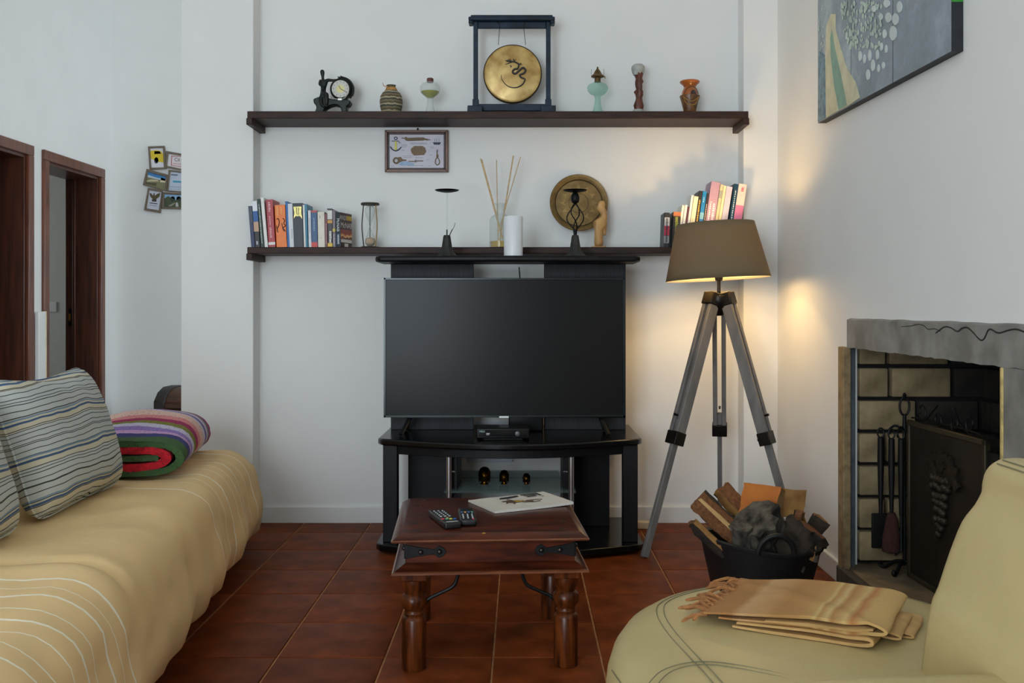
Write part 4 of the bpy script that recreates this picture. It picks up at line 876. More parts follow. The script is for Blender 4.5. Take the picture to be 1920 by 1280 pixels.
pl2 = bpy.data.lights.new('lamp_bulb_light', 'POINT'); pl2.energy = 7.0; pl2.color = (1.0, .64, .27); pl2.shadow_soft_size = .055
po = bpy.data.objects.new('lamp_bulb_light', pl2); COL.objects.link(po); po.parent = lm; po.location = (0, 0, 1.245); po.location.y = -.0
# ================================================================== coffee table
CTW = M('dark_rosewood', (92, 40, 20), .3, spec=.25, var=0, rgb2=(50, 20, 11), scale=7, stretch=(1, 6, 6), bump=(40, .06))
CTE = M('rosewood_worn_edge', (124, 74, 46), .32, var=0, rgb2=(92, 48, 28), scale=14, stretch=(1, 4, 6), coat=.3)
CTL = M('rosewood_leg', (106, 52, 20), .28, spec=.25, var=0, rgb2=(50, 22, 9), scale=9, stretch=(6, 6, .7))
ct = thing('coffee_table', 'low square dark rosewood coffee table with iron straps', 'table', (-.108, 3.122, 0), R(3.7))
def sq(h_, z): return [Vector((-h_, -h_, z)), Vector((h_, -h_, z)), Vector((h_, h_, z)), Vector((-h_, h_, z))]
b = MB(); b.loft([sq(.262, .383), sq(.286, .384), sq(.290, .3885), sq(.286, .392)], 1); b.loft([sq(.286, .392), sq(.264, .4065), sq(.258, .408)], 0); b.build('table_top', [CTW, CTE], ct, local=True, smooth=20)
b = MB().loft([sq(.25, .316), sq(.25, .384)]); b.build('apron', CTW, ct, local=True, bevel=.002)
b = MB(); b.loft([sq(.25, .318), sq(.282, .300)], 0, cap=False); b.loft([sq(.282, .300), sq(.288, .297), sq(.288, .291), sq(.25, .289)], 1); b.build('lower_plate', [CTW, CTE], ct, local=True, smooth=20)
for sx_ in (-1, 1):
    for sy_ in (-1, 1):
        x, y = sx_ * .226, sy_ * .226
        b = MB(); b.lathe([(.034, 0), (.0365, .006), (.0365, .146), (.033, .154), (.0275, .158), (.0275, .162), (.030, .166), (.0275, .170), (.0275, .176), (.031, .180), (.038, .190), (.040, .203), (.037, .216), (.0285, .224), (.0285, .228), (.035, .240), (.0385, .256), (.0375, .268)], (x, y, 0), 24)
        b.build('leg', CTL, ct, local=True)
        MB().box(x - .04, x + .04, y - .04, y + .04, .266, .29).build('leg_cap', CTL, ct, local=True, bevel=.004)
        for ax_ in (0, 1):
            pts = [(.03, .188), (.045, .205), (.08, .222), (.115, .24), (.128, .265), (.132, .292)]
            pp = [Vector((x - sx_ * d, y, z)) if ax_ == 0 else Vector((x, y - sy_ * d, z)) for d, z in pts]
            MB().tube(bez(pp, 5), .0055, 8).build('iron_brace', IRON, ct, local=True)
        # iron straps and studs on the apron faces
        for ax_ in (0, 1):
            def sf(u, v, d, ax_=ax_, sx_=sx_, sy_=sy_): return Vector((sx_ * (.25 - u), sy_ * (.25 + d), v)) if ax_ == 0 else Vector((sx_ * (.25 + d), sy_ * (.25 - u), v))
            b = MB(); b.prism([(.0, .330), (.0, .372), (.03, .366), (.085, .357), (.098, .368), (.112, .362), (.120, .350), (.112, .338), (.098, .332), (.085, .343), (.03, .336)], sf, -.001, .004)
            b.build('iron_strap', IRON, ct, local=True, bevel=.001)
            for u in (.045, .1): MB().sphere(sf(u, .351, .006), .008, 12).build('stud', M('stud_iron', (70, 66, 62), .32, .8, var=.15), ct, local=True)
        for dx, dy in ((.035, .02), (.02, .12)):
            p = Vector((sx_ * (.25 - dx), sy_ * (.25 - dy), .4078)); MB().lathe([(.009, 0), (.008, .0016), (.002, .002)], p, 14).build('wood_peg', M('dark_peg', (34, 16, 12), .35, var=.1), ct, local=True)
MB().lathe([(.006, 0), (.005, .0015), (.001, .002)], (-.02, -.263, .405), 10).build('wax_spot', M('yellow_wax_spot', (180, 140, 40), .5), ct, local=True)
# remotes
def remote(c0, c1, wd, lab, btn, short):
    d = Vector((c1[0] - c0[0], c1[1] - c0[1], 0)); ln = d.length; ang = math.atan2(d.y, d.x) + R(90)
    t = thing('remote_control', lab, 'remote', ((c0[0] + c1[0]) / 2, (c0[1] + c1[1]) / 2, .408), ang)
    b = MB(); b.rbox((0, 0, .0105), (wd / 2, ln / 2, .010), .0065, (2, 4, 1)); b.build('body', M('remote_black', (22, 23, 24), .35, var=.1), t, local=True)
    # local -y points to the near end... buttons rows along y
    cols = {'r': (206, 70, 84), 'g': (96, 170, 140), 'y': (206, 206, 70), 'b': (40, 104, 170), 'w': (176, 178, 176), 'o': (220, 160, 90)}
    for (u, v, cc_, s_) in btn:
        MB().rbox((u * wd, v * ln, .0212), (s_ * .0042, s_ * .0034, .0016), .0012, (1, 1, 1)).build('button', M('button_' + cc_, cols[cc_], .45, var=0), t, local=True)
    return t, ln
btn = []
for q, cc_ in enumerate('bygr'): btn.append((-.33 + .22 * q, -.27 + .015 * q, cc_, 1.1))
for r_ in range(5):
    for q in range(3): btn.append((-.26 + .26 * q, -.05 + .1 * r_, 'w', .62 if r_ else .9))
btn.append((0, -.17, 'o', .7))
# the near end of the remotes holds the power light; local +y runs from far end to near end
t, ln = remote((-.272, 3.085), (-.203, 2.895), .052, 'long black remote with coloured buttons, left on table', [(-u, v, c_, s_) for u, v, c_, s_ in btn], False)
MB().box(-.018, .018, -ln * .45, -ln * .41, .0204, .0212).build('maker_name', M('button_w', (176, 178, 176), .45, var=0), t, local=True)
MB().sphere((0, ln * .495, .012), .0022, 8).build('light_dot', WHITEP, t, local=True)
btn2 = []
for r_ in range(4):
    for q in range(3): btn2.append((-.28 + .28 * q, -.38 + .1 * r_, 'w', .6))
for q, cc_ in enumerate('gbob'): btn2.append((-.33 + .22 * q, .1, cc_, .75))
btn2.append((-.3, -.46, 'r', .7))
t, ln = remote((-.178, 3.105), (-.160, 2.935), .05, 'shorter black remote nearer to the magazine on table', [(-u, v, c_, s_) for u, v, c_, s_ in btn2], True)
MB().rbox((0, ln * .34, .0195), (.021, ln * .13, .0022), .0018, (1, 1, 1)).build('battery_bump', M('remote_gloss', (30, 34, 36), .15, var=0), t, local=True)
MB().box(-.018, .018, ln * .17, ln * .182, .0204, .0212).build('silver_line', CHROME, t, local=True)
# magazine
mgc = Vector((-.004, 3.272, .408)); mga = R(27.2)
mg = thing('magazine', 'white magazine with an insect picture lying on coffee table', 'magazine', mgc, mga)
def curl(u): return .002 + .006 * max(0, abs(u) - .02) 
b = MB(); loops = []
for i in range(13):
    u = -.145 + .29 * i / 12; zt = .0075 + .004 * max(0, (u) / .145) ** 2 + .002 * nz(u * 20, 3)
    loops.append([(u, -.105, .001 + .003 * max(0, u / .145) ** 2), (u, .105, .001), (u, .105, zt), (u, -.105, zt + .001)])
b.loft(loops); b.build('pages', M('magazine_paper', (214, 210, 200), .5, var=.04, scale=10), mg, local=True)
mz = lambda u: .0086 + .004 * max(0, u / .145) ** 2
MGP = lambda a, b_, d: Vector((a, b_, mz(a) + d))
MB().prism([(-.04, .075), (.02, .085), (.03, .07), (-.02, .055), (-.05, .06)], MGP, .0008, .0012).build('cover_shadow_picture', M('print_navy_black', (44, 44, 60), .5, var=.2), mg, local=True)
b = MB()
for (a, b_, r_, c_) in ((-.02, .0, .022, 0), (-.045, .015, .012, 0), (.02, -.02, .014, 0)):
    b.prism([(a + r_ * math.cos(t_) * 1.5, b_ + r_ * math.sin(t_) * .7) for t_ in [2 * math.pi * q / 12 for q in range(12)]], MGP, .0008, .0014)
for pts in ([(-.05, .0), (-.06, -.02)], [(-.03, -.01), (-.04, -.035)], [(.0, -.01), (.03, -.035), (.06, -.03)], [(.02, .0), (.06, -.005), (.075, -.015)], [(-.02, .015), (-.03, .04)]): b.tube([MGP(a, c_, .0012) for a, c_ in pts], .003, 5, flat=.3)
b.build('insect_picture', M('print_insect_brown', (92, 70, 48), .5, var=.3, scale=60), mg, local=True)
MB().prism([(-.022, .004), (.005, .004), (.008, -.01), (-.018, -.012)], MGP, .0015, .002).build('insect_yellow', M('print_insect_yellow', (206, 170, 60), .5), mg, local=True)
b = MB()     # big title strokes
for (a0, a1, c0, c1) in ((.045, .105, .083, .092), (.100, .109, .05, .092), (.05, .095, .066, .074), (.052, .09, .048, .056), (.1, .106, .03, .036), (.02, .032, .078, .088)):
    b.prism([(a0, c0), (a1, c0), (a1, c1), (a0, c1)], MGP, .0008, .0012)
b.build('title_lettering', M('print_title_black', (28, 28, 34), .5, var=0), mg, local=True)

# ================================================================== throw-covered sofa
TAN = (232, 200, 146); CRM = (246, 240, 218)
lines = sorted([(-1.09, .008), (-.98, .004), (-.90, .005), (-.81, .011), (-.70, .005), (-.62, .005), (-.52, .010), (-.42, .005), (-.30, .010), (-.20, .005), (-2.20, .008), (-2.26, .003), (-2.315, .009), (-2.40, .004), (-2.46, .009), (-2.53, .004), (-2.60, .004), (-2.67, .008)])
def throw_mat():
    m, nt, b = nodes_of('tan_throw_cotton'); vec = coords(nt); sx = nt.nodes.new('ShaderNodeSeparateXYZ'); nt.links.new(vec, sx.inputs[0])
    n = nt.nodes.new('ShaderNodeTexNoise'); n.inputs['Scale'].default_value = 3; nt.links.new(vec, n.inputs['Vector'])
    ma = nt.nodes.new('ShaderNodeMath'); ma.operation = 'MULTIPLY_ADD'; ma.inputs[1].default_value = .05; nt.links.new(n.outputs['Fac'], ma.inputs[0]); nt.links.new(sx.outputs['Y'], ma.inputs[2])
    acc = None
    for yc_, wd in lines:
        c = nt.nodes.new('ShaderNodeMath'); c.operation = 'COMPARE'; nt.links.new(ma.outputs[0], c.inputs[0]); c.inputs[1].default_value = yc_ + .025; c.inputs[2].default_value = wd / 2
        if acc is None: acc = c.outputs[0]
        else:
            q = nt.nodes.new('ShaderNodeMath'); q.operation = 'MAXIMUM'; nt.links.new(acc, q.inputs[0]); nt.links.new(c.outputs[0], q.inputs[1]); acc = q.outputs[0]
    n2 = nt.nodes.new('ShaderNodeTexNoise'); n2.inputs['Scale'].default_value = 5; nt.links.new(vec, n2.inputs['Vector'])
    r = nt.nodes.new('ShaderNodeValToRGB'); c = lin(TAN); r.color_ramp.elements[0].color = tuple(v * .93 for v in c[:3]) + (1,); r.color_ramp.elements[1].color = tuple(min(1, v * 1.05) for v in c[:3]) + (1,); nt.links.new(n2.outputs['Fac'], r.inputs['Fac'])
    mx = nt.nodes.new('ShaderNodeMix'); mx.data_type = 'RGBA'; nt.links.new(acc, mx.inputs['Factor']); nt.links.new(r.outputs['Color'], mx.inputs[6]); mx.inputs[7].default_value = lin(CRM)
    nt.links.new(mx.outputs[2], b.inputs['Base Color']); b.inputs['Roughness'].default_value = .88; add_bump(nt, b, vec, 22, .3, 5, .006); return m
THROW = throw_mat()
sf_ = thing('sofa', 'long sofa covered with tan throw with cream stripes', 'sofa', (-1.232, 4.40, 0), R(7.1))
def seatfn(p):
    q = p.copy(); zrel = (p.z + .175) / .35           # 0 bottom .. 1 top
    wy = p.y - 0.0; yl = p.y - 1.6
    if p.z > .1:
        q.z += .012 * nz(p.x * 3, yl * 2.2, 1) + .007 * nz(p.x * 9, yl * 6, 5) + .005 * (1 - 3 * abs(nz(p.x * 5 + 3, yl * 4, 8)))
        q.z -= .020 * math.exp(-((yl + 2.03 + .10 * p.x) / .022) ** 2)
        q.z += .010 * math.exp(-((yl + 2.10 + .10 * p.x) / .05) ** 2)
        q.z -= .035 * max(0, (yl + .28) / .28) ** 2 if yl > -.28 else 0
    low = max(0, 1 - zrel)
    fl = (.075 + .007 * math.sin(yl * 17 + 2 * math.sin(yl * 5)) + .014 * nz(yl * 5, 3)) * low ** 1.2
    if p.x > .3: q.x += fl + .008 * nz(yl * 9, p.z * 12, 4)
    if p.y > 1.5: q.y += (.030 + .014 * math.sin(p.x * 26)) * low ** 1.3
    if zrel < .15:
        q.z += .010 * nz(yl * 12, 2.2) - .018
        far = max(0, (yl + .35) / .35); q.z -= .035 * far ** 1.5
    return q
MB().rbox((-.40, -1.6, .275), (.43, 1.6, .175), .115, (16, 150, 6), seatfn).build('seat_cover', THROW, sf_, local=True, smooth=60)
def backfn(p):
    q = p.copy(); q.x -= .10 * (p.z + .24) / .48; q.z += .01 * nz(p.x * 5, p.y * 3, 2) - .03 * max(0, (p.y - .75) / .3) ** 2 ; q.x += .008 * nz(p.y * 4, p.z * 5, 7); return q
MB().rbox((-.64, -2.12, .625), (.125, 1.05, .24), .11, (6, 40, 8), backfn).build('backrest_cover', THROW, sf_, local=True, smooth=60)
MB().box(-.78, -.05, -3.1, -.06, .05, .16).build('base', M('sofa_base_dark', (40, 32, 26), .8, var=.1), sf_, local=True)
for (a, b_) in ((-.1, -.12), (-.72, -.12), (-.1, -1.6), (-.72, -1.6), (-.1, -3.0), (-.72, -3.0)): MB().lathe([(.022, 0), (.03, .06)], (a, b_, 0), 14).build('foot', IRON, sf_, local=True)
# striped cushions
def pillow_mat():
    m, nt, b = nodes_of('striped_cushion_linen'); vec = coords(nt); sx = nt.nodes.new('ShaderNodeSeparateXYZ'); nt.links.new(vec, sx.inputs[0])
    n = nt.nodes.new('ShaderNodeTexNoise'); n.inputs['Scale'].default_value = 5; nt.links.new(vec, n.inputs['Vector'])
    def math_(op, a, b_=None, c_=None):
        q = nt.nodes.new('ShaderNodeMath'); q.operation = op
        for i, v in enumerate((a, b_, c_)):
            if v is None: continue
            if hasattr(v, 'links') or not isinstance(v, (int, float)): nt.links.new(v, q.inputs[i])
            else: q.inputs[i].default_value = v
        return q.outputs[0]
    z = math_('MULTIPLY_ADD', n.outputs['Fac'], .035, sx.outputs['Z'])
    def lines_(per, ph, th): return math_('LESS_THAN', math_('FRACT', math_('ADD', math_('DIVIDE', z, per), ph)), th)
    dark = math_('MAXIMUM', lines_(.0172, .1, .14), lines_(.041, .5, .05)); blue = lines_(.118, .3, .055); blue2 = lines_(.118, .2, .045); tan_ = lines_(.118, .45, .30)
    def mix(f, c1, c2):
        q = nt.nodes.new('ShaderNodeMix'); q.data_type = 'RGBA'; nt.links.new(f, q.inputs['Factor'])
        for s_, v in ((6, c1), (7, c2)):
            if isinstance(v, tuple): q.inputs[s_].default_value = v
            else: nt.links.new(v, q.inputs[s_])
        return q.outputs[2]
    c = mix(tan_, lin((196, 202, 198)), lin((212, 206, 182))); c = mix(dark, c, lin((62, 66, 64))); c = mix(blue, c, lin((70, 98, 134))); c = mix(blue2, c, lin((128, 152, 172)))
    nt.links.new(c, b.inputs['Base Color']); b.inputs['Roughness'].default_value = .9; add_bump(nt, b, vec, 180, .15); return m
PM = pillow_mat()
def cushion(c_, yaw, lean, W_, H_, T_, lab, seed):
    t = thing('striped_cushion', lab, 'cushion', c_, rot=(0, -lean, yaw), group='striped cushions on the sofa')
    b = MB(); n = 22
    for s_ in (-1, 1):
        vs_ = []
        for i in range(n + 1):
            for j in range(n + 1):
                u = -1 + 2 * i / n; v = -1 + 2 * j / n
                th = T_ / 2 * (max(0, (1 - abs(u) ** 3)) * max(0, (1 - abs(v) ** 3))) ** .55
                pin = 1 - .07 * (1 - abs(v) ** 2) * abs(u) ** 2; pin2 = 1 - .07 * (1 - abs(u) ** 2) * abs(v) ** 2
                wr = .006 * nz(u * 3, v * 3, seed) * (1 - max(abs(u), abs(v)) ** 6)
                sag = -.025 * (1 - u * u) * max(0, v)
                cr_ = 1 - .10 * (abs(u) * abs(v)) ** 5; vs_.append(Vector((s_ * th + wr, u * W_ / 2 * pin * cr_, v * H_ / 2 * pin2 * cr_ + sag)))
        fs_ = [(i * (n + 1) + j, (i + 1) * (n + 1) + j, (i + 1) * (n + 1) + j + 1, i * (n + 1) + j + 1) for i in range(n) for j in range(n)]
        b.add(vs_, fs_)
    b.build('cover', PM, t, local=True, smooth=80)
    pp = MB(); loop = []
    for (i0, j0, di, dj) in ((0, 0, 1, 0), (n, 0, 0, 1), (n, n, -1, 0), (0, n, 0, -1)):
        for q in range(n): loop.append(b.v[(i0 + di * q) * (n + 1) + j0 + dj * q])
    pp.tube(loop, .0035, 6, closed=True); pp.build('edge_seam', PM, t, local=True)
cushion((-1.452, 3.06, .665), R(2.5), R(19), .68, .45, .19, 'blue and black striped white cushion beside the crochet blanket', 3)
cushion((-1.43, 2.36, .665), R(3), R(19), .64, .45, .17, 'second striped white cushion cut off by the left edge', 8)
# crochet blanket, folded
bst = [(0, (66, 98, 56)), (.055, (66, 98, 56)), (.10, (60, 60, 122)), (.17, (208, 164, 208)), (.22, (150, 124, 196)), (.29, (206, 200, 222)), (.36, (128, 130, 48)), (.42, (160, 42, 94)), (.48, (222, 140, 140)), (.55, (232, 196, 182)), (.66, (216, 204, 218)), (.74, (92, 86, 156)), (.80, (206, 190, 212)), (.88, (120, 120, 110)), (.93, (164, 62, 120))]
CRO = ramp_mat('crochet_stripes', 'Y', 0, .68, bst, .95, wob=.018, wobscale=42, bump=(150, .9))
def knit(m):
    nt = m.node_tree; b = nt.nodes['Principled BSDF']; src = b.inputs['Base Color'].links[0].from_socket
    vec = coords(nt); v = nt.nodes.new('ShaderNodeTexVoronoi'); v.inputs['Scale'].default_value = 75; nt.links.new(vec, v.inputs['Vector'])
    lt_ = nt.nodes.new('ShaderNodeMath'); lt_.operation = 'LESS_THAN'; lt_.inputs[1].default_value = .2; nt.links.new(v.outputs['Distance'], lt_.inputs[0])
    mx = nt.nodes.new('ShaderNodeMix'); mx.data_type = 'RGBA'; mx.inputs[7].default_value = (.03, .02, .04, 1); ml = nt.nodes.new('ShaderNodeMath'); ml.operation = 'MULTIPLY'; ml.inputs[1].default_value = .75
    nt.links.new(lt_.outputs[0], ml.inputs[0]); nt.links.new(ml.outputs[0], mx.inputs['Factor']); nt.links.new(src, mx.inputs[6]); nt.links.new(mx.outputs[2], b.inputs['Base Color']); return m
knit(CRO)
CROR = M('crochet_red', (196, 28, 44), .95, var=.18, scale=60, bump=(150, .9)); CROG = M('crochet_green', (66, 96, 58), .95, var=.2, scale=60, bump=(150, .9)); CROP = M('crochet_purple', (124, 96, 176), .95, var=.2, scale=60, bump=(150, .9))
knit(CROR); knit(CROG); knit(CROP)
def ribbon(path, th, y0, y1, ny, fn=None, mi=0, b=None, scallop=0):
    """thick sheet following a path in local x,z, extruded along y"""
    b = b or MB(); path = [Vector((p[0], 0, p[1])) for p in path]; n = len(path); L_, R_ = [], []
    for i in range(n):
        t_ = (path[min(i + 1, n - 1)] - path[max(i - 1, 0)]).normalized(); nr = Vector((-t_.z, 0, t_.x)); L_.append(path[i] + nr * th / 2); R_.append(path[i] - nr * th / 2)
    ring = L_ + list(reversed(R_)); loops = []
    for j in range(ny + 1):
        y = y0 + (y1 - y0) * j / ny; lp = []
        for i, p in enumerate(ring):
            q = Vector((p.x, y, p.z))
            if scallop and j in (0, ny): q.y += scallop * math.sin(i * 2.1)
            lp.append(fn(q) if fn else q)
        loops.append(lp)
    b.loft(loops, mi); return b
bk = thing('crochet_blanket', 'folded multicoloured striped crochet blanket on the sofa end', 'blanket', (-1.415, 3.47, .462), R(14))
def bfn(p):
    q = p.copy(); u = max(0, p.y / .66)
    q.z *= (.74 + .36 * min(1, u * 1.5) - .12 * max(0, u - .67) * 3); q.z += .006 * nz(p.x * 7, p.y * 7, 2) + .006 * math.sin(p.x * 6 + 1) * u - .02 * u * max(0, p.x / .18) ; q.x += .05 * u + .008 * nz(p.y * 6, p.z * 9, 4); q.z = max(q.z, .0005 + .0 * u); return q
out = bez([(-.19, 0, .015), (-.02, 0, .014), (.11, 0, .018), (.165, 0, .045), (.185, 0, .085), (.165, 0, .128), (.11, 0, .152), (-.02, 0, .160), (-.12, 0, .152), (-.185, 0, .13), (-.2, 0, .10)], 5)
ribbon([(p.x, p.z) for p in out], .030, 0, .66, 34, bfn, scallop=.006).build('outer_fold', CRO, bk, local=True, smooth=60)
inn = bez([(-.15, 0, .042), (0, 0, .043), (.10, 0, .05), (.138, 0, .085), (.10, 0, .120), (0, 0, .126), (-.13, 0, .118), (-.17, 0, .10)], 5)
ribbon([(p.x, p.z) for p in inn], .036, .004, .6, 24, bfn, scallop=.006).build('inner_fold', CROR, bk, local=True, smooth=60)
ribbon([(p.x, p.z) for p in bez([(-.15, 0, .078), (0, 0, .086), (.11, 0, .086)], 5)], .03, .008, .55, 20, bfn, scallop=.004).build('middle_layer', CROG, bk, local=True, smooth=60)
ribbon([(p.x, p.z) for p in bez([(-.21, 0, .012), (-.23, 0, .05), (-.215, 0, .09), (-.17, 0, .085), (-.17, 0, .05)], 5)], .02, .02, .3, 12, bfn, scallop=.003).build('tucked_corner', CROP, bk, local=True, smooth=60)

# ================================================================== cream leather chaise
LEA = M('cream_leather', (190, 172, 122), .42, var=.05, scale=5, bump=(220, .10), spec=.4)
THR = M('seam_thread', (126, 120, 92), .7, var=.1)
lc = thing('leather_sofa', 'cream leather chaise with rounded end and backrest', 'sofa', (.6, 1.6, 0))
def outline(inset, n=40):
    pts = []; ax_, by_ = .43 - inset, .52 - inset; cx_, cy_ = .59, 1.82
    for i in range(n + 1):
        a = math.pi * i / n; ca, sa = math.cos(a), math.sin(a); e = .86
        pts.append((cx_ + ax_ * (abs(ca) ** e) * (1 if ca > 0 else -1), cy_ + by_ * (sa ** e)))
    pts += [(cx_ - ax_, 1.55), (cx_ - ax_, 1.2), (cx_ + ax_, 1.2), (cx_ + ax_, 1.55)]
    return pts
b = MB(); loops = []
for (ins, z) in ((.03, .05), (.02, .07), (.006, .14), (0, .22), (0, .30), (.004, .345), (.014, .378), (.032, .404), (.058, .421), (.09, .430), (.14, .436), (.22, .440), (.32, .442)): loops.append([(x, y, z) for x, y in outline(ins)])
b.loft(loops); b.build('chaise_cushion', LEA, lc, smooth=60)
def top_z(x, y):   # rough surface height of the chaise
    return .4375
def seam(pts, double=True, lift=.0):
    P3 = bez([PZ(a, c_, .438) for a, c_ in pts], 6)
    for s_ in ((-1, 1) if double else (0,)):
        q = []
        for i, p in enumerate(P3):
            t_ = (P3[min(i + 1, len(P3) - 1)] - P3[max(i - 1, 0)]).normalized(); nn_ = Vector((-t_.y, t_.x, 0)); r_ = p + nn_ * .0075 * s_
            # follow the rounded rim
            d = min((Vector((r_.x, r_.y)) - Vector(o_)).length for o_ in outline(0))
            zz = next((z0 + (z1 - z0) * (d - i0) / (i1 - i0) for (i0, z0), (i1, z1) in zip(((0, .30), (.004, .345), (.014, .378), (.032, .404), (.058, .421), (.09, .430), (.14, .436), (.22, .440)), ((.004, .345), (.014, .378), (.032, .404), (.058, .421), (.09, .430), (.14, .436), (.22, .440), (.9, .442))) if i0 <= d <= i1), .44)
            q.append(Vector((r_.x, r_.y, zz + .0004)))
        MB().tube(q, .0010, 5).build('seam', THR, lc)
seam([(1560, 1090), (1480, 1086), (1395, 1086), (1300, 1101), (1248, 1119), (1238, 1143), (1257, 1180), (1302, 1232), (1350, 1285)])
seam([(1215, 1285), (1255, 1254), (1310, 1243), (1385, 1252), (1480, 1272), (1560, 1292)])
for off in (0, .013): MB().tube(bez([(.172 + off, 1.86, .376 + off), (.176 + off, 1.8, .384 + off * .9), (.186 + off, 1.7, .396 + off * .7), (.198 + off, 1.6, .4065 + off * .6), (.205 + off, 1.5, .4115 + off * .5)], 5), .001, 5).build('seam', THR, lc)
seam([(1695, 1112), (1740, 1124)], False)
# backrest: profile extruded along y, rounded far end
pr_ = [(.687, .40), (.687, .437), (.703, .548), (.7175, .586), (.737, .6445), (.76, .7016), (.783, .732), (.797, .76), (.80, .786), (.814, .8056), (.835, .812), (.868, .811), (.92, .80), (.95, .76), (.955, .6), (.95, .40)]
cxm, czm = .82, .6
b = MB(); loops = []
for (sc_, y) in ((.90, 1.692), (.965, 1.684), (.99, 1.672), (1.0, 1.655), (1, 1.60), (1, 1.4), (1, 1.0), (.98, .95)):
    loops.append([(cxm + (x - cxm) * sc_, y, max(.40, czm + (z - czm) * sc_)) for x, z in [(p.x, p.z) for p in bez([(a, 0, c_) for a, c_ in pr_], 3)]])
b.loft(loops); b.build('backrest', LEA, lc, smooth=60)
for off in (0, .012): MB().tube([(.809 + off * .8, y, .8035 + off * .5) for y in (1.655, 1.5, 1.3, 1.0)], .0013, 5).build('seam', THR, lc)
def lipfn(p):
    q = p.copy(); q.z += .03 * (1 - (p.x / .42) ** 2) - .0 ; q.z += .012 * max(0, p.x / .4); return q
MB().rbox((.66, 1.19, .362), (.40, .305, .135), .07, (16, 12, 4), lipfn).build('seat_cushion', LEA, lc, smooth=60)
MB().box(.2, .98, .92, 2.2, .012, .08).build('plinth', M('sofa_base_dark2', (36, 32, 26), .8), lc)
# ---- folded cotton throw with fringe on the chaise
SH1 = ramp_mat('tan_plaid_throw', 'X', -.17, .17, [(0, (164, 116, 66)), (.22, (166, 118, 66)), (.27, (192, 152, 104)), (.40, (182, 138, 86)), (.47, (170, 124, 70)), (.60, (178, 132, 78)), (.67, (186, 148, 88)), (.69, (202, 172, 112)), (.71, (176, 132, 76)), (.75, (202, 174, 116)), (.78, (172, 124, 70)), (.85, (202, 170, 110)), (.89, (174, 116, 66)), (.94, (196, 160, 100))], .95, wob=.016, wobscale=14, bump=(60, .4), soft=True)
SH2 = M('tan_throw_reverse', (190, 152, 96), .9, var=.12, scale=20, bump=(60, .3))
fl_ = thing('folded_throw', 'folded tan fringed cotton throw lying on the leather chaise', 'throw', (.566, 1.968, .4415), R(-30))
def cl(p):
    q = p.copy(); u = (p.x + .17) / .34
    q.y += .014 * nz(p.x * 5, p.z * 30, 3); q.z = p.z * (1.0 + .12 * nz(p.x * 6, p.y * 6, 1)) * (.55 + .45 * min(1, u * 1.6)) + .007 * max(0, nz(p.x * 9, p.y * 9, 9)) * min(1, p.z / .03) + .006 * max(0, 1 - abs(p.x * .8 + p.y + .01) / .03) * min(1, p.z / .04); q.z = max(q.z, .0006)
    q.x += .012 * nz(p.y * 7, p.z * 40, 5); return q
def layer(pts, th, y0, y1, mat, nm): ribbon([(p.x, p.z) for p in bez([(a, 0, c_) for a, c_ in pts], 6)], th, y0, y1, 22, cl).build(nm, mat, fl_, local=True, smooth=60)
layer([(-.10, .006), (.03, .005), (.12, .006), (.158, .010), (.158, .018), (.12, .019), (.02, .0175), (-.09, .0175)], .0055, -.135, .125, SH2, 'bottom_fold')
layer([(-.13, .0245), (.0, .025), (.13, .0255), (.172, .029), (.178, .036), (.16, .042), (.12, .044), (.0, .0425), (-.12, .040), (-.165, .035)], .006, -.128, .135, SH1, 'top_fold')
layer([(-.04, .0305), (.06, .0315), (.14, .033), (.158, .034)], .004, -.134, .12, SH2, 'middle_fold')
layer([(.05, .0125), (.13, .0125), (.185, .012), (.200, .016), (.188, .021), (.13, .0225), (.07, .023)], .004, -.075, .06, SH2, 'side_fold')
layer([(.06, .003), (.15, .003), (.205, .004), (.215, .008), (.20, .0115), (.14, .011)], .004, -.03, .10, SH2, 'side_fold')
rnd = random.Random(4)
FRG = M('fringe_cord', (152, 102, 58), .95, var=.2, scale=80)
for q in range(46):
    y = -.125 + .255 * q / 45; p0 = Vector((-.150 + rnd.uniform(-.01, .01), y, .016 + rnd.uniform(0, .006))); ln = rnd.uniform(.035, .085); a = rnd.uniform(-.9, .9)
    p1 = p0 + Vector((-ln * .5 * math.cos(a), ln * .5 * math.sin(a), rnd.uniform(-.002, .006))); p2 = p0 + Vector((-ln * math.cos(a * 1.3), ln * math.sin(a * 1.3), -.010)); p2.z = max(p2.z, .003)
    MB().tube(bez([p0, p1, p2], 3), [.0034, .004, .0036, .0042, .0036, .004, .002], 6).build('fringe_tassel', FRG, fl_, local=True)

# ================================================================== log tub
TX, TYY, TZR = .87, 3.55, .225
tb_ = thing('rubber_tub', 'round black rubber tub holding firewood', 'tub', (TX, TYY, 0))
RUB = M('black_rubber', (20, 21, 22), .55, var=.2, scale=15)
TTL = Matrix.Rotation(R(2.5), 3, 'Y')
def wav(b):  # uneven rim
    for v in b.v:
        if v.z > .12: v.z += .010 * math.sin(2 * math.atan2(v.y - TYY, v.x - TX) + .6) - .02 * (v.x - TX) / .22 * .5
    return b
wav(MB().lathe([(.155, .003), (.165, .006), (.178, .06), (.205, .17), (.213, .214), (.224, .218), (.226, .228), (.219, .233), (.207, .226), (.198, .17), (.17, .06), (.15, .02), (.001, .018)], (TX, TYY, 0), 48, cap=False)).build('bowl', RUB, tb_)
ha = [Vector((TX + .062 * math.cos(a), TYY - .222 - .012 * math.sin(a), .222 + .068 * math.sin(a))) for a in [math.pi * q / 14 for q in range(15)]]
MB().tube(ha, .009, 10).build('handle', RUB, tb_)
ha = [Vector((TX + .062 * math.cos(a), TYY + .222 + .012 * math.sin(a), .222 + .05 * math.sin(a))) for a in [math.pi * q / 14 for q in range(15)]]
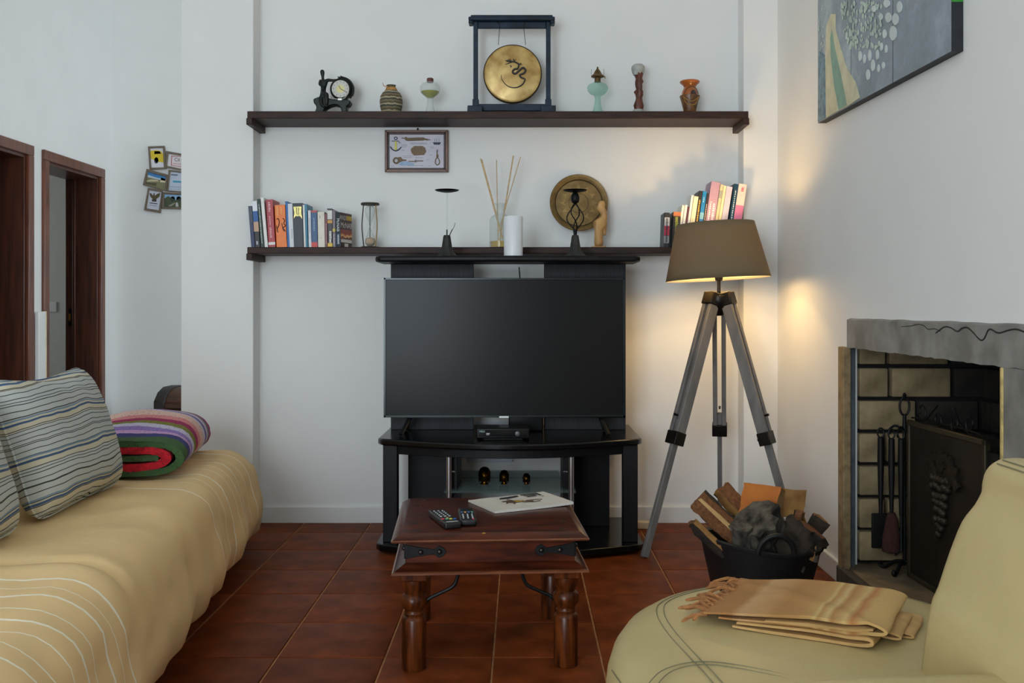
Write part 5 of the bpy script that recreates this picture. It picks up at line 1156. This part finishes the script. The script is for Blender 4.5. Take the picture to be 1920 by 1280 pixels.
MB().tube(ha, .009, 10).build('handle', RUB, tb_)
BARK = M('grey_brown_bark', (66, 54, 42), .95, var=0, rgb2=(34, 27, 22), scale=22, bump=(40, .9)); BARKG = M('grey_lichen_bark', (26, 21, 18), .95, var=0, rgb2=(98, 92, 80), scale=26, stretch=(1, 1, .5), bump=(45, 1.0), detail=8); WHB = M('pale_birch_bark', (186, 178, 162), .85, var=.2, scale=18, bump=(40, .5))
WBR = M('split_wood_brown', (136, 88, 48), .8, var=0, rgb2=(100, 60, 32), scale=16, stretch=(5, 5, 5), bump=(40, .5)); WOR = M('split_wood_orange', (198, 116, 38), .75, var=0, rgb2=(166, 88, 28), scale=9, bump=(30, .3)); WPA = M('split_wood_pale', (214, 178, 120), .8, var=0, rgb2=(190, 148, 92), scale=14, bump=(40, .4)); WTA = M('split_wood_tan', (176, 130, 70), .8, var=0, rgb2=(134, 92, 46), scale=18, bump=(40, .7))
def log(p0, p1, poly, mats, lab, seed, n=12, roll=0, taper=.95, rough_=.22):
    """poly: list of (u, v, material index of the face that follows); axis p0 (bottom) to p1 (top)"""
    poly = [(a * 1.16, v * 1.16, q) for a, v, q in poly]; p0, p1 = Vector(p0), Vector(p1); ax_ = (p1 - p0).normalized(); ref = Vector((0, -1, 0)); u_ = (ref - ax_ * ref.dot(ax_)).normalized(); w_ = ax_.cross(u_)
    cr_, sr_ = math.cos(roll), math.sin(roll)
    b = MB(); m = len(poly); o = 0; L_ = (p1 - p0).length
    for j in range(n + 1):
        f = j / n; c_ = p0 + (p1 - p0) * f; s_ = 1 + (taper - 1) * f
        for (a, v, mi) in poly:
            a2, v2 = a * cr_ - v * sr_, a * sr_ + v * cr_
            k = 1 + rough_ * nz(a * 40 + f * 3, v * 40, seed + f * 2.5) + .10 * nz(f * 14, seed, a * 80 + v * 60)
            b.v.append(c_ + (w_ * a2 + u_ * v2) * s_ * k + ax_ * (.012 * nz(a * 50, v * 50, seed) if j in (0, n) else 0))
    for j in range(n):
        for i in range(m): b.f.append((j * m + i, j * m + (i + 1) % m, (j + 1) * m + (i + 1) % m, (j + 1) * m + i)); b.m.append(poly[i][2])
    b.f.append(tuple(range(m))); b.m.append(len(mats) - 1); b.f.append(tuple(n * m + i for i in range(m))); b.m.append(len(mats) - 1)
    o = b.build('firewood_log', mats, origin=tuple(p0), smooth=35)
    tag(o, lab, 'log', 'firewood logs in the tub'); return o
def wedge(r_, a0=200, a1=340, k=8):   # split wedge: bark arc + two split faces
    pts = [(r_ * math.cos(R(a0 + (a1 - a0) * i / k)), r_ * math.sin(R(a0 + (a1 - a0) * i / k)), 0) for i in range(k + 1)]
    pts[-1] = (pts[-1][0], pts[-1][1], 1); mid = ((pts[-1][0] + 0) / 2, (pts[-1][1] + r_ * .75) / 2, 1); mid2 = ((pts[0][0] + 0) / 2, (pts[0][1] + r_ * .75) / 2, 2)
    return pts + [mid, (0, r_ * .75, 2), mid2]
def rnd_(r_, k=12): return [(r_ * math.cos(2 * math.pi * i / k), r_ * math.sin(2 * math.pi * i / k), 0) for i in range(k)]
def slab(w_, h_, a=0, b_=1): return [(-w_, -h_, a), (-w_ * .3, -h_ * 1.08, a), (w_, -h_, b_), (w_ * 1.02, h_ * .2, b_), (w_, h_, a), (0, h_ * 1.05, a), (-w_, h_, a), (-w_ * 1.03, 0, a)]
log(P(1400, 1018, 3.47), P(1310, 934, 3.52), [(.04 * math.cos(R(a)), .04 * math.sin(R(a)), 0) for a in range(150, 301, 25)] + [(.02, -.02, 2), (.012, .012, 1), (.004, .024, 2), (-.018, .026, 2)], [BARK, WPA, WBR, WBR], 'long split log with pale streak leaning left over the tub rim', 1, roll=R(20))
log(P(1420, 985, 3.60), P(1352, 914, 3.66), wedge(.036, 150, 300), [BARK, WBR, WTA, WTA], 'brown split log leaning left behind the pale streaked one', 2, roll=R(30))
log(P(1365, 1032, 3.45), P(1302, 972, 3.47), wedge(.034, 120, 260), [BARK, WBR, WTA, WBR], 'short dark log poking out at the left rim', 3, roll=R(-10))
log(P(1420, 1005, 3.56), P(1436, 911, 3.60), [(-.062, -.03, 0), (-.02, -.034, 0), (.05, -.03, 1), (.058, .03, 0), (.0, .033, 0), (-.058, .03, 0)], [WOR, WPA, WTA], 'bright orange split block standing in the tub middle', 4, roll=R(38), taper=1.05, rough_=.08)
log(P(1478, 1000, 3.60), P(1482, 920, 3.64), slab(.040, .035, 0, 0), [WTA, WPA, WTA], 'tan split block right of the orange one', 5, taper=1.0)
log(P(1450, 1042, 3.52), P(1418, 972, 3.44), rnd_(.076, 20), [BARKG, BARKG], 'thick grey bark log in front of the orange block', 6, n=18, rough_=.42)
log(P(1392, 1040, 3.45), P(1392, 985, 3.40), rnd_(.032), [BARKG, BARKG], 'stubby dark bark piece at the front left of tub', 16)
log(P(1475, 1045, 3.45), P(1518, 988, 3.44), rnd_(.066, 18), [BARK, WBR], 'dark bark log slanting to the right rim', 7, n=16, rough_=.36)
log(P(1500, 1035, 3.56), P(1540, 972, 3.55), slab(.026, .028, 0, 1), [BARK, WHB, WTA], 'short log with pale sawn end poking out right', 8, roll=R(10))
log(P(1488, 1010, 3.52), P(1502, 958, 3.54), wedge(.022, 150, 330), [BARK, WTA, WBR, WBR], 'small brown splinter of wood between the right logs', 9)
log(P(1520, 1052, 3.40), P(1530, 1000, 3.42), wedge(.03, 180, 330), [WHB, WHB, WTA, WHB], 'pale barked piece standing against the right rim', 10)
o = MB().rbox(P(1479, 976, 3.50), (.018, .010, .012), .004, (2, 2, 2), lambda p: p + Vector((.004 * nz(p.x * 90, p.z * 90), 0, .005 * nz(p.x * 120, p.y * 90)))).build('paper_scrap', M('white_paper_scrap', (224, 214, 208), .7), origin=tuple(P(1479, 976, 3.50))); tag(o, 'scrap of white and orange paper tucked between logs', 'paper')

# ================================================================== fire tools and screen
BI = M('wrought_iron', (20, 20, 20), .55, .5, var=.3, scale=30, bump=(60, .2))
HX, HY, HZ = 1.425, 3.62, FZ0
fs = thing('fire_tool_stand', 'black wrought iron fire tool stand with ring top', 'tool stand', (HX, HY, HZ))
MB().tube([(HX, HY, HZ + .03), (HX, HY, .62)], .007, 10).build('pole', BI, fs)
MB().tube([Vector((HX + .018 * math.cos(a), HY, .70 + .034 * math.sin(a))) for a in [2 * math.pi * q / 20 for q in range(20)]], .0045, 8, closed=True).build('ring_handle', BI, fs)
MB().lathe([(.004, .735), (.008, .741), (.003, .75)], (HX, HY, 0), 12).build('ring_tip', BI, fs)
MB().tube([(HX, HY, .60), (HX, HY, .668)], [.009, .006], 10).build('neck', BI, fs)
for q in range(4):
    a = R(45 + 90 * q); c_, s_ = math.cos(a), math.sin(a)
    MB().tube(bez([(HX, HY, HZ + .045), (HX + .04 * c_, HY + .04 * s_, HZ + .035), (HX + .075 * c_, HY + .075 * s_, HZ + .01), (HX + .095 * c_, HY + .095 * s_, HZ + .014), (HX + .088 * c_, HY + .088 * s_, HZ + .026)], 5), .007, 8).build('scroll_foot', BI, fs)
    MB().tube(bez([(HX, HY, .61), (HX + .035 * c_, HY + .035 * s_, .625), (HX + .06 * c_, HY + .06 * s_, .605), (HX + .055 * c_, HY + .055 * s_, .59)], 5), .0045, 8).build('hook', BI, fs)
def tool(dx, dy, lab, kind):
    x, y = HX + dx, HY + dy
    t = thing('fire_' + kind, lab, 'fire tool', (x, y, .2))
    MB().tube([Vector((x + .012 * math.cos(a), y, .60 + .018 * math.sin(a))) for a in [2 * math.pi * q / 14 for q in range(14)]], .0032, 6, closed=True).build('loop', BI, t)
    MB().tube([(x, y, .582), (x, y, .50), (x, y, .30)], [.011, .012, .007], 10).build('handle', BI, t)
    if kind == 'shovel': MB().rbox((x, y, .235), (.034, .006, .065), .004, (2, 1, 2)).build('blade', BI, t)
    elif kind == 'brush': irregular([(.012, .31), (.024, .28), (.030, .22), (.034, .17), (.030, .165)], x, y, 20, .3, 3).build('bristles', M('brush_bristle', (58, 30, 24), .95, var=.3, scale=80), t)
    else: MB().tube([(x, y, .31), (x, y, .17), (x - .02, y, .155), (x - .025, y, .175)], [.005, .005, .004, .002], 8).build('hook_end', BI, t)
tool(-.085, .01, 'iron hearth shovel hanging left on tool stand', 'shovel')
tool(-.058, -.025, 'hearth brush with red-brown bristles hanging on tool stand', 'brush')
tool(-.026, -.034, 'iron poker hanging right on the tool stand', 'poker')
# fire screen
sx0, sy0, sx1, sy1 = 1.425, 3.576, 1.452, 3.03; ang = math.atan2(sy1 - sy0, sx1 - sx0); SL = math.hypot(sx1 - sx0, sy1 - sy0)
fscr = thing('fire_screen', 'dark metal fire screen with scroll top and grape relief', 'fire screen', (sx0, sy0, FZ0), ang)
SCP = M('dark_bronze_sheet', (44, 38, 30), .5, .4, var=.25, scale=6); SCF = M('screen_frame_bronze', (70, 62, 46), .5, .5, var=.2)
MB().box(.012, SL - .012, -.004, .004, .02, .56).build('panel', SCP, fscr, local=True)
for (a, b_, c_, d_) in ((0, .018, 0, .575), (SL - .018, SL, 0, .575), (0, SL, .555, .575), (0, SL, .0, .02)): MB().box(a, b_, -.010, .010, c_, d_).build('frame_bar', SCF, fscr, local=True, bevel=.003)
def spiral(cx_, cz_, r0, t0, t1, s_=1): return [Vector((cx_ + s_ * r0 * (1 - .65 * q / 16) * math.cos(t0 + (t1 - t0) * q / 16), 0, cz_ + r0 * (1 - .65 * q / 16) * math.sin(t0 + (t1 - t0) * q / 16))) for q in range(17)]
for pts in (bez([(.06, 0, .60), (.12, 0, .585), (.18, 0, .625), (.22, 0, .65)], 6), spiral(.10, .615, .038, R(-120), R(220)), spiral(.22, .60, .03, R(-90), R(330)), spiral(.34, .60, .03, R(-90), R(330), -1), bez([(.33, 0, .655), (.37, 0, .61), (.42, 0, .585), (.46, 0, .61)], 6), spiral(.44, .612, .036, R(-120), R(220), -1), bez([(.02, 0, .585), (.1, 0, .59), (.27, 0, .592), (.45, 0, .59), (SL - .02, 0, .583)], 5)):
    MB().tube(pts, .0032, 6).build('scroll', BI, fscr, local=True)
GRP = M('relief_grape_bronze', (48, 43, 33), .55, .5, var=.35, scale=40, bump=(50, .4)); rnd = random.Random(11); k = 0
for r_ in range(8):
    for q in range(max(1, 5 - r_ // 2 if r_ < 7 else 1)):
        wd_ = max(1, 5 - r_ // 2); MB().sphere((SL * .47 + (q - (wd_ - 1) / 2) * .026 + rnd.uniform(-.004, .004), -.010, .40 - r_ * .027 + rnd.uniform(-.005, .005)), .0145, 10).build('grape', GRP, fscr, local=True)
lf = [(0, .0), (.03, .03), (.028, .055), (.055, .06), (.05, .09), (.02, .085), (.0, .11), (-.02, .085), (-.05, .09), (-.055, .06), (-.028, .055), (-.03, .03)]
for (cx_, cz_, an, s_) in ((.46, .40, R(60), 1.0), (.52, .39, R(-55), 1.1), (.42, .41, R(110), .9), (.49, .42, R(5), .8)):
    fn_ = lambda u, v, d: Vector((SL * cx_ + s_ * (u * math.cos(an) - v * math.sin(an)), -d - .08 * abs(u), cz_ + s_ * (u * math.sin(an) + v * math.cos(an))))
    MB().prism(lf, fn_, .004, .014).build('vine_leaf', GRP, fscr, local=True)
WN = MB(); WN.box(0, .016, 0, .01, 0, .57); WN.build('wing_post', BI, fscr, local=True)
MB().box(SL, SL + .15, -.002, .006, .0, .54).build('side_wing', M('wing_black', (18, 18, 18), .6, .3, var=.2), fscr, local=True)

# ================================================================== triptych painting on the right wall
PX = 1.206
pa = thing('painting', 'three-panel blue-green garden path painting high on right wall', 'painting', (1.24, 3.345, 1.8))
def ptn(px, py, X=PX - .0006): 
    D = X * F / (px - CX); return Vector((X, D, H - (py - CY) / F * D))
def zb_(y): return 1.787 + (y - 2.73) / 1.23 * .030
m, nt, b_ = nodes_of('painted_canvas'); vec = coords(nt); n1 = nt.nodes.new('ShaderNodeTexNoise'); n1.inputs['Scale'].default_value = 3.2; n1.inputs['Detail'].default_value = 9; n1.inputs['Roughness'].default_value = .7; nt.links.new(vec, n1.inputs['Vector'])
r = nt.nodes.new('ShaderNodeValToRGB'); r.color_ramp.elements[0].position = .3; r.color_ramp.elements[0].color = lin((104, 126, 122)); r.color_ramp.elements[1].position = .7; r.color_ramp.elements[1].color = lin((176, 192, 198)); e = r.color_ramp.elements.new(.5); e.color = lin((134, 146, 158))
nt.links.new(n1.outputs['Fac'], r.inputs['Fac']); nt.links.new(r.outputs['Color'], b_.inputs['Base Color']); b_.inputs['Roughness'].default_value = .35; add_bump(nt, b_, vec, 60, .25); CANV = m
SIDE = M('canvas_dark_edge', (26, 30, 36), .6, var=.3, scale=30)
for (ya, yb) in ((2.73, 3.158), (3.162, 3.558), (3.562, 3.96)):
    b = MB(); v = [(x, y, z) for x in (PX, 1.2395) for (y, z) in ((ya, zb_(ya)), (yb, zb_(yb)), (yb, 2.6), (ya, 2.6))]
    b.add(v, [(0, 1, 2, 3)], 0); b.add(v, [(4, 7, 6, 5), (0, 4, 5, 1), (1, 5, 6, 2), (2, 6, 7, 3), (3, 7, 4, 0)], 1); b.build('canvas_panel', [CANV, SIDE], pa, smooth=0)
b = MB().box(PX - .0002, 1.239, 2.7288, 2.73, 1.925, 2.2); b.build('green_edge', M('painted_green_edge', (44, 128, 40), .5, var=.15), pa)
cr5 = lambda a, c_: (1500 + a / 4.571, c_ / 4.571)
def pflat(poly, mat, nm, off=.0):
    b = MB(); pts = [ptn(*cr5(a, c_), X=PX - .0030 - off) for a, c_ in poly]; n = len(pts); back = [p + Vector((.0028 + off, 0, 0)) for p in pts]
    b.add(pts + back, [tuple(range(n)), tuple(n + i for i in reversed(range(n)))] + [((i + 1) % n, i, n + i, n + (i + 1) % n) for i in range(n)]); return b.build(nm, mat, pa, smooth=0)
pflat([(222, 1008), (322, 950), (428, 895), (508, 838), (470, 700), (400, 590), (345, 420), (300, 250), (300, 120), (262, 120), (225, 220), (215, 420)], M('paint_cream', (206, 202, 168), .45, var=.1, scale=20), 'painted_path')
pflat([(330, 940), (400, 900), (350, 640), (300, 420), (272, 250), (258, 330), (262, 480), (290, 720)], M('paint_sage', (128, 166, 146), .45, var=.1, scale=20), 'painted_stream', .0006)
pflat([(152, 1040), (212, 1008), (212, 700), (205, 470), (158, 440)], M('paint_blue_grey', (112, 138, 150), .45, var=.35, scale=45), 'painted_bank')
rnd = random.Random(3)
PW = M('paint_white_petal', (206, 216, 214), .5, var=.08); PG = M('paint_green_petal', (184, 204, 190), .5, var=.15)
bl_ = [(755, 150, 26, 44), (815, 165, 26, 52), (795, 285, 30, 64), (722, 290, 16, 40), (690, 145, 14, 30), (512, 480, 14, 44), (550, 505, 10, 40), (595, 475, 12, 50), (622, 560, 16, 50), (670, 585, 10, 34), (712, 560, 12, 30), (580, 640, 16, 46), (632, 75, 20, 28), (850, 60, 22, 50), (740, 30, 26, 36), (695, 400, 10, 36), (735, 420, 10, 36), (660, 470, 12, 44)]
for (a, c_, rw_, rh) in bl_: pflat([(a + rw_ * math.cos(t_), c_ + rh * math.sin(t_)) for t_ in [2 * math.pi * q / 12 for q in range(12)]], PW, 'painted_blossom')
b = MB()
for q in range(230):
    a = rnd.uniform(310, 700); c_ = rnd.uniform(20, 420); 
    if a < 330 + c_ * .15: continue
    rr_ = rnd.uniform(4, 11); pts = [ptn(*cr5(a + rr_ * math.cos(t_), c_ + rr_ * 2.4 * math.sin(t_)), X=PX - .0006 - q * 8e-6) for t_ in [2 * math.pi * k_ / 6 for k_ in range(6)]]
    b.add(pts, [tuple(range(6))])
for q in range(60):
    a = rnd.uniform(160, 208); c_ = rnd.uniform(40, 960); rr_ = rnd.uniform(3, 6); pts = [ptn(*cr5(a + rr_ * math.cos(t_), c_ + rr_ * 2.4 * math.sin(t_)), X=PX - .0016 - q * 8e-6) for t_ in [2 * math.pi * k_ / 6 for k_ in range(6)]]; b.add(pts, [tuple(range(6))])
o = b.build('painted_dabs', PG, pa, smooth=0); o['kind'] = 'stuff'

# ================================================================== hall: photo frames and chest
HD_ = YH - .006
def hp(a, c_, d): return P(240 + a / 8, 250 + c_ / 8, HD_ - d)
FRM = M('taupe_photo_frame', (112, 100, 84), .6, var=.12, scale=40)
def pframe(outer, inner, bg, lab, shapes, texts=()):
    t = thing('photo_frame', lab, 'photo frame', hp(sum(p[0] for p in outer) / 4, max(p[1] for p in outer), 0), group='photo frames in the hall cluster')
    for i in range(4):
        j = (i + 1) % 4; MB().prism([outer[i], outer[j], inner[j], inner[i]], hp, 0, .016).build('frame_side', FRM, t, bevel=.002, seg=1)
    ph = MB().prism(inner, hp, .001, .007).build('photo', M('photo_%d_%d_%d' % bg, bg, .35, var=.05), t)
    for poly, rgb in shapes: MB().prism(poly, hp, .0065, .0082).build('printed_shape', M('photo_ink_%d_%d_%d' % rgb, rgb, .4, var=.08), ph)
    for body, size, a, c_, rgb in texts:
        k = HD_ / F; o_ = hp(a, c_, .0085); MB().text(body, size, lambda X, Y, d: o_ + Vector((X, 0, Y))).build('printed_text', M('photo_ink_%d_%d_%d' % rgb, rgb, .4, var=0), ph, smooth=0)
ell = lambda cx_, cy_, rx, ry, n=14: [(cx_ + rx * math.cos(2 * math.pi * q / n), cy_ + ry * math.sin(2 * math.pi * q / n)) for q in range(n)]
pframe([(298, 195), (552, 185), (575, 535), (322, 548)], [(330, 225), (522, 218), (537, 510), (350, 514)], (226, 226, 230), 'small photo frame with a yellow car print, top left of cluster',
       [([(333, 265), (420, 250), (490, 265), (528, 310), (532, 435), (470, 430), (400, 400), (345, 380)], (226, 198, 40)), ([(395, 265), (475, 268), (500, 305), (395, 310)], (170, 176, 180)), (ell(425, 405, 32, 48), (60, 56, 56)), (ell(427, 408, 17, 28), (190, 190, 196))])
pframe([(572, 262), (850, 312), (840, 565), (562, 512)], [(608, 303), (830, 342), (820, 535), (588, 485)], (226, 222, 224), 'photo frame with red boxed lettering, top right of cluster',
       [([(652, 335), (830, 345), (830, 352), (652, 343)], (190, 70, 76)), ([(652, 335), (662, 335), (655, 480), (645, 478)], (190, 70, 76)), ([(645, 472), (830, 500), (830, 508), (645, 480)], (190, 70, 76)), ([(668, 446), (800, 458), (800, 466), (668, 454)], (206, 120, 124))], [('Cii', .038, 735, 395, (110, 70, 74))])
pframe([(278, 530), (605, 620), (570, 872), (220, 775)], [(303, 575), (578, 652), (550, 848), (260, 760)], (128, 124, 92), 'tilted photo frame with a sunny white house landscape, middle left',
       [([(303, 578), (570, 652), (565, 690), (440, 668), (297, 620)], (60, 130, 190)), ([(297, 620), (440, 668), (565, 690), (560, 712), (440, 690), (292, 655)], (190, 206, 214)), ([(500, 660), (570, 690), (560, 740), (480, 730)], (214, 206, 178)), ([(280, 705), (350, 690), (450, 700), (460, 720), (280, 725)], (196, 190, 150)), ([(265, 735), (430, 745), (420, 790), (262, 755)], (84, 82, 52))])
pframe([(608, 545), (860, 575), (850, 892), (585, 872)], [(638, 572), (840, 598), (835, 868), (610, 855)], (196, 206, 222), 'photo frame with pale blue page, middle right of cluster',
       [([(645, 612), (745, 618), (745, 632), (645, 626)], (60, 72, 96)), ([(672, 705), (800, 715), (800, 740), (672, 735)], (60, 160, 190)), ([(622, 795), (800, 802), (800, 810), (622, 803)], (140, 160, 190)), ([(622, 830), (800, 836), (800, 842), (622, 837)], (160, 180, 200))])
pframe([(298, 815), (512, 850), (490, 1197), (238, 1150)], [(320, 850), (500, 882), (462, 1152), (280, 1124)], (206, 210, 222), 'photo frame with dark eagle emblem, bottom left of cluster',
       [([(320, 895), (350, 900), (375, 935), (385, 890), (402, 905), (400, 935), (440, 905), (485, 892), (470, 950), (425, 985), (400, 1000), (370, 985), (335, 945)], (84, 74, 40)), ([(355, 990), (430, 990), (425, 1025), (360, 1020)], (64, 58, 52)), ([(325, 1035), (440, 1048), (440, 1062), (325, 1049)], (70, 70, 84)), ([(320, 1072), (435, 1086), (435, 1093), (320, 1079)], (120, 120, 140))])
pframe([(518, 880), (852, 900), (850, 1142), (503, 1130)], [(547, 908), (840, 922), (840, 1112), (545, 1103)], (72, 82, 60), 'photo frame with dark trees and a track, bottom right of cluster',
       [([(547, 912), (800, 925), (800, 960), (720, 1000), (600, 940), (548, 975)], (140, 180, 214)), ([(600, 1085), (690, 1040), (710, 1048), (650, 1095)], (150, 146, 124)), ([(715, 1040), (745, 1035), (760, 1100), (715, 1100)], (190, 190, 184)), (ell(670, 985, 34, 40), (40, 52, 44)), (ell(760, 980, 36, 36), (40, 52, 44))])
tc_ = thing('wooden_chest', 'dark domed wooden chest standing in the hall corner', 'chest', (-2.1, 6.95, 0))
CW = M('old_chest_wood', (92, 54, 30), .5, var=0, rgb2=(58, 32, 18), scale=8, stretch=(1, 5, 8)); CB = M('chest_leather_band', (36, 28, 24), .5, var=.2)
cx0, cx1 = -2.53, -1.75
MB().box(cx0, cx1, 6.72, 7.18, .0, .35).build('body', CW, tc_, bevel=.006)
dome = [(6.71, .36), (7.19, .36), (7.19, .41), (7.12, .465), (7.02, .495), (6.88, .495), (6.78, .465), (6.71, .41)]
MB().prism(dome, lambda a, c_, d: Vector((d, a, c_)), cx0 + .02, cx1).build('lid', CW, tc_, bevel=.01)
MB().prism([(y + (.012 if y > 6.95 else -.012), z + (.01 if z > .4 else 0)) for y, z in dome], lambda a, c_, d: Vector((d, a, c_)), cx0 - .006, cx0 + .07).build('lid_band', CB, tc_, bevel=.008)
MB().box(cx0 - .006, cx1, 6.705, 6.72, .30, .36).build('rim_band', CB, tc_, bevel=.004)
MB().box(cx0 - .006, cx0 + .05, 6.705, 7.19, .0, .30).build('corner_band', CB, tc_, bevel=.004)
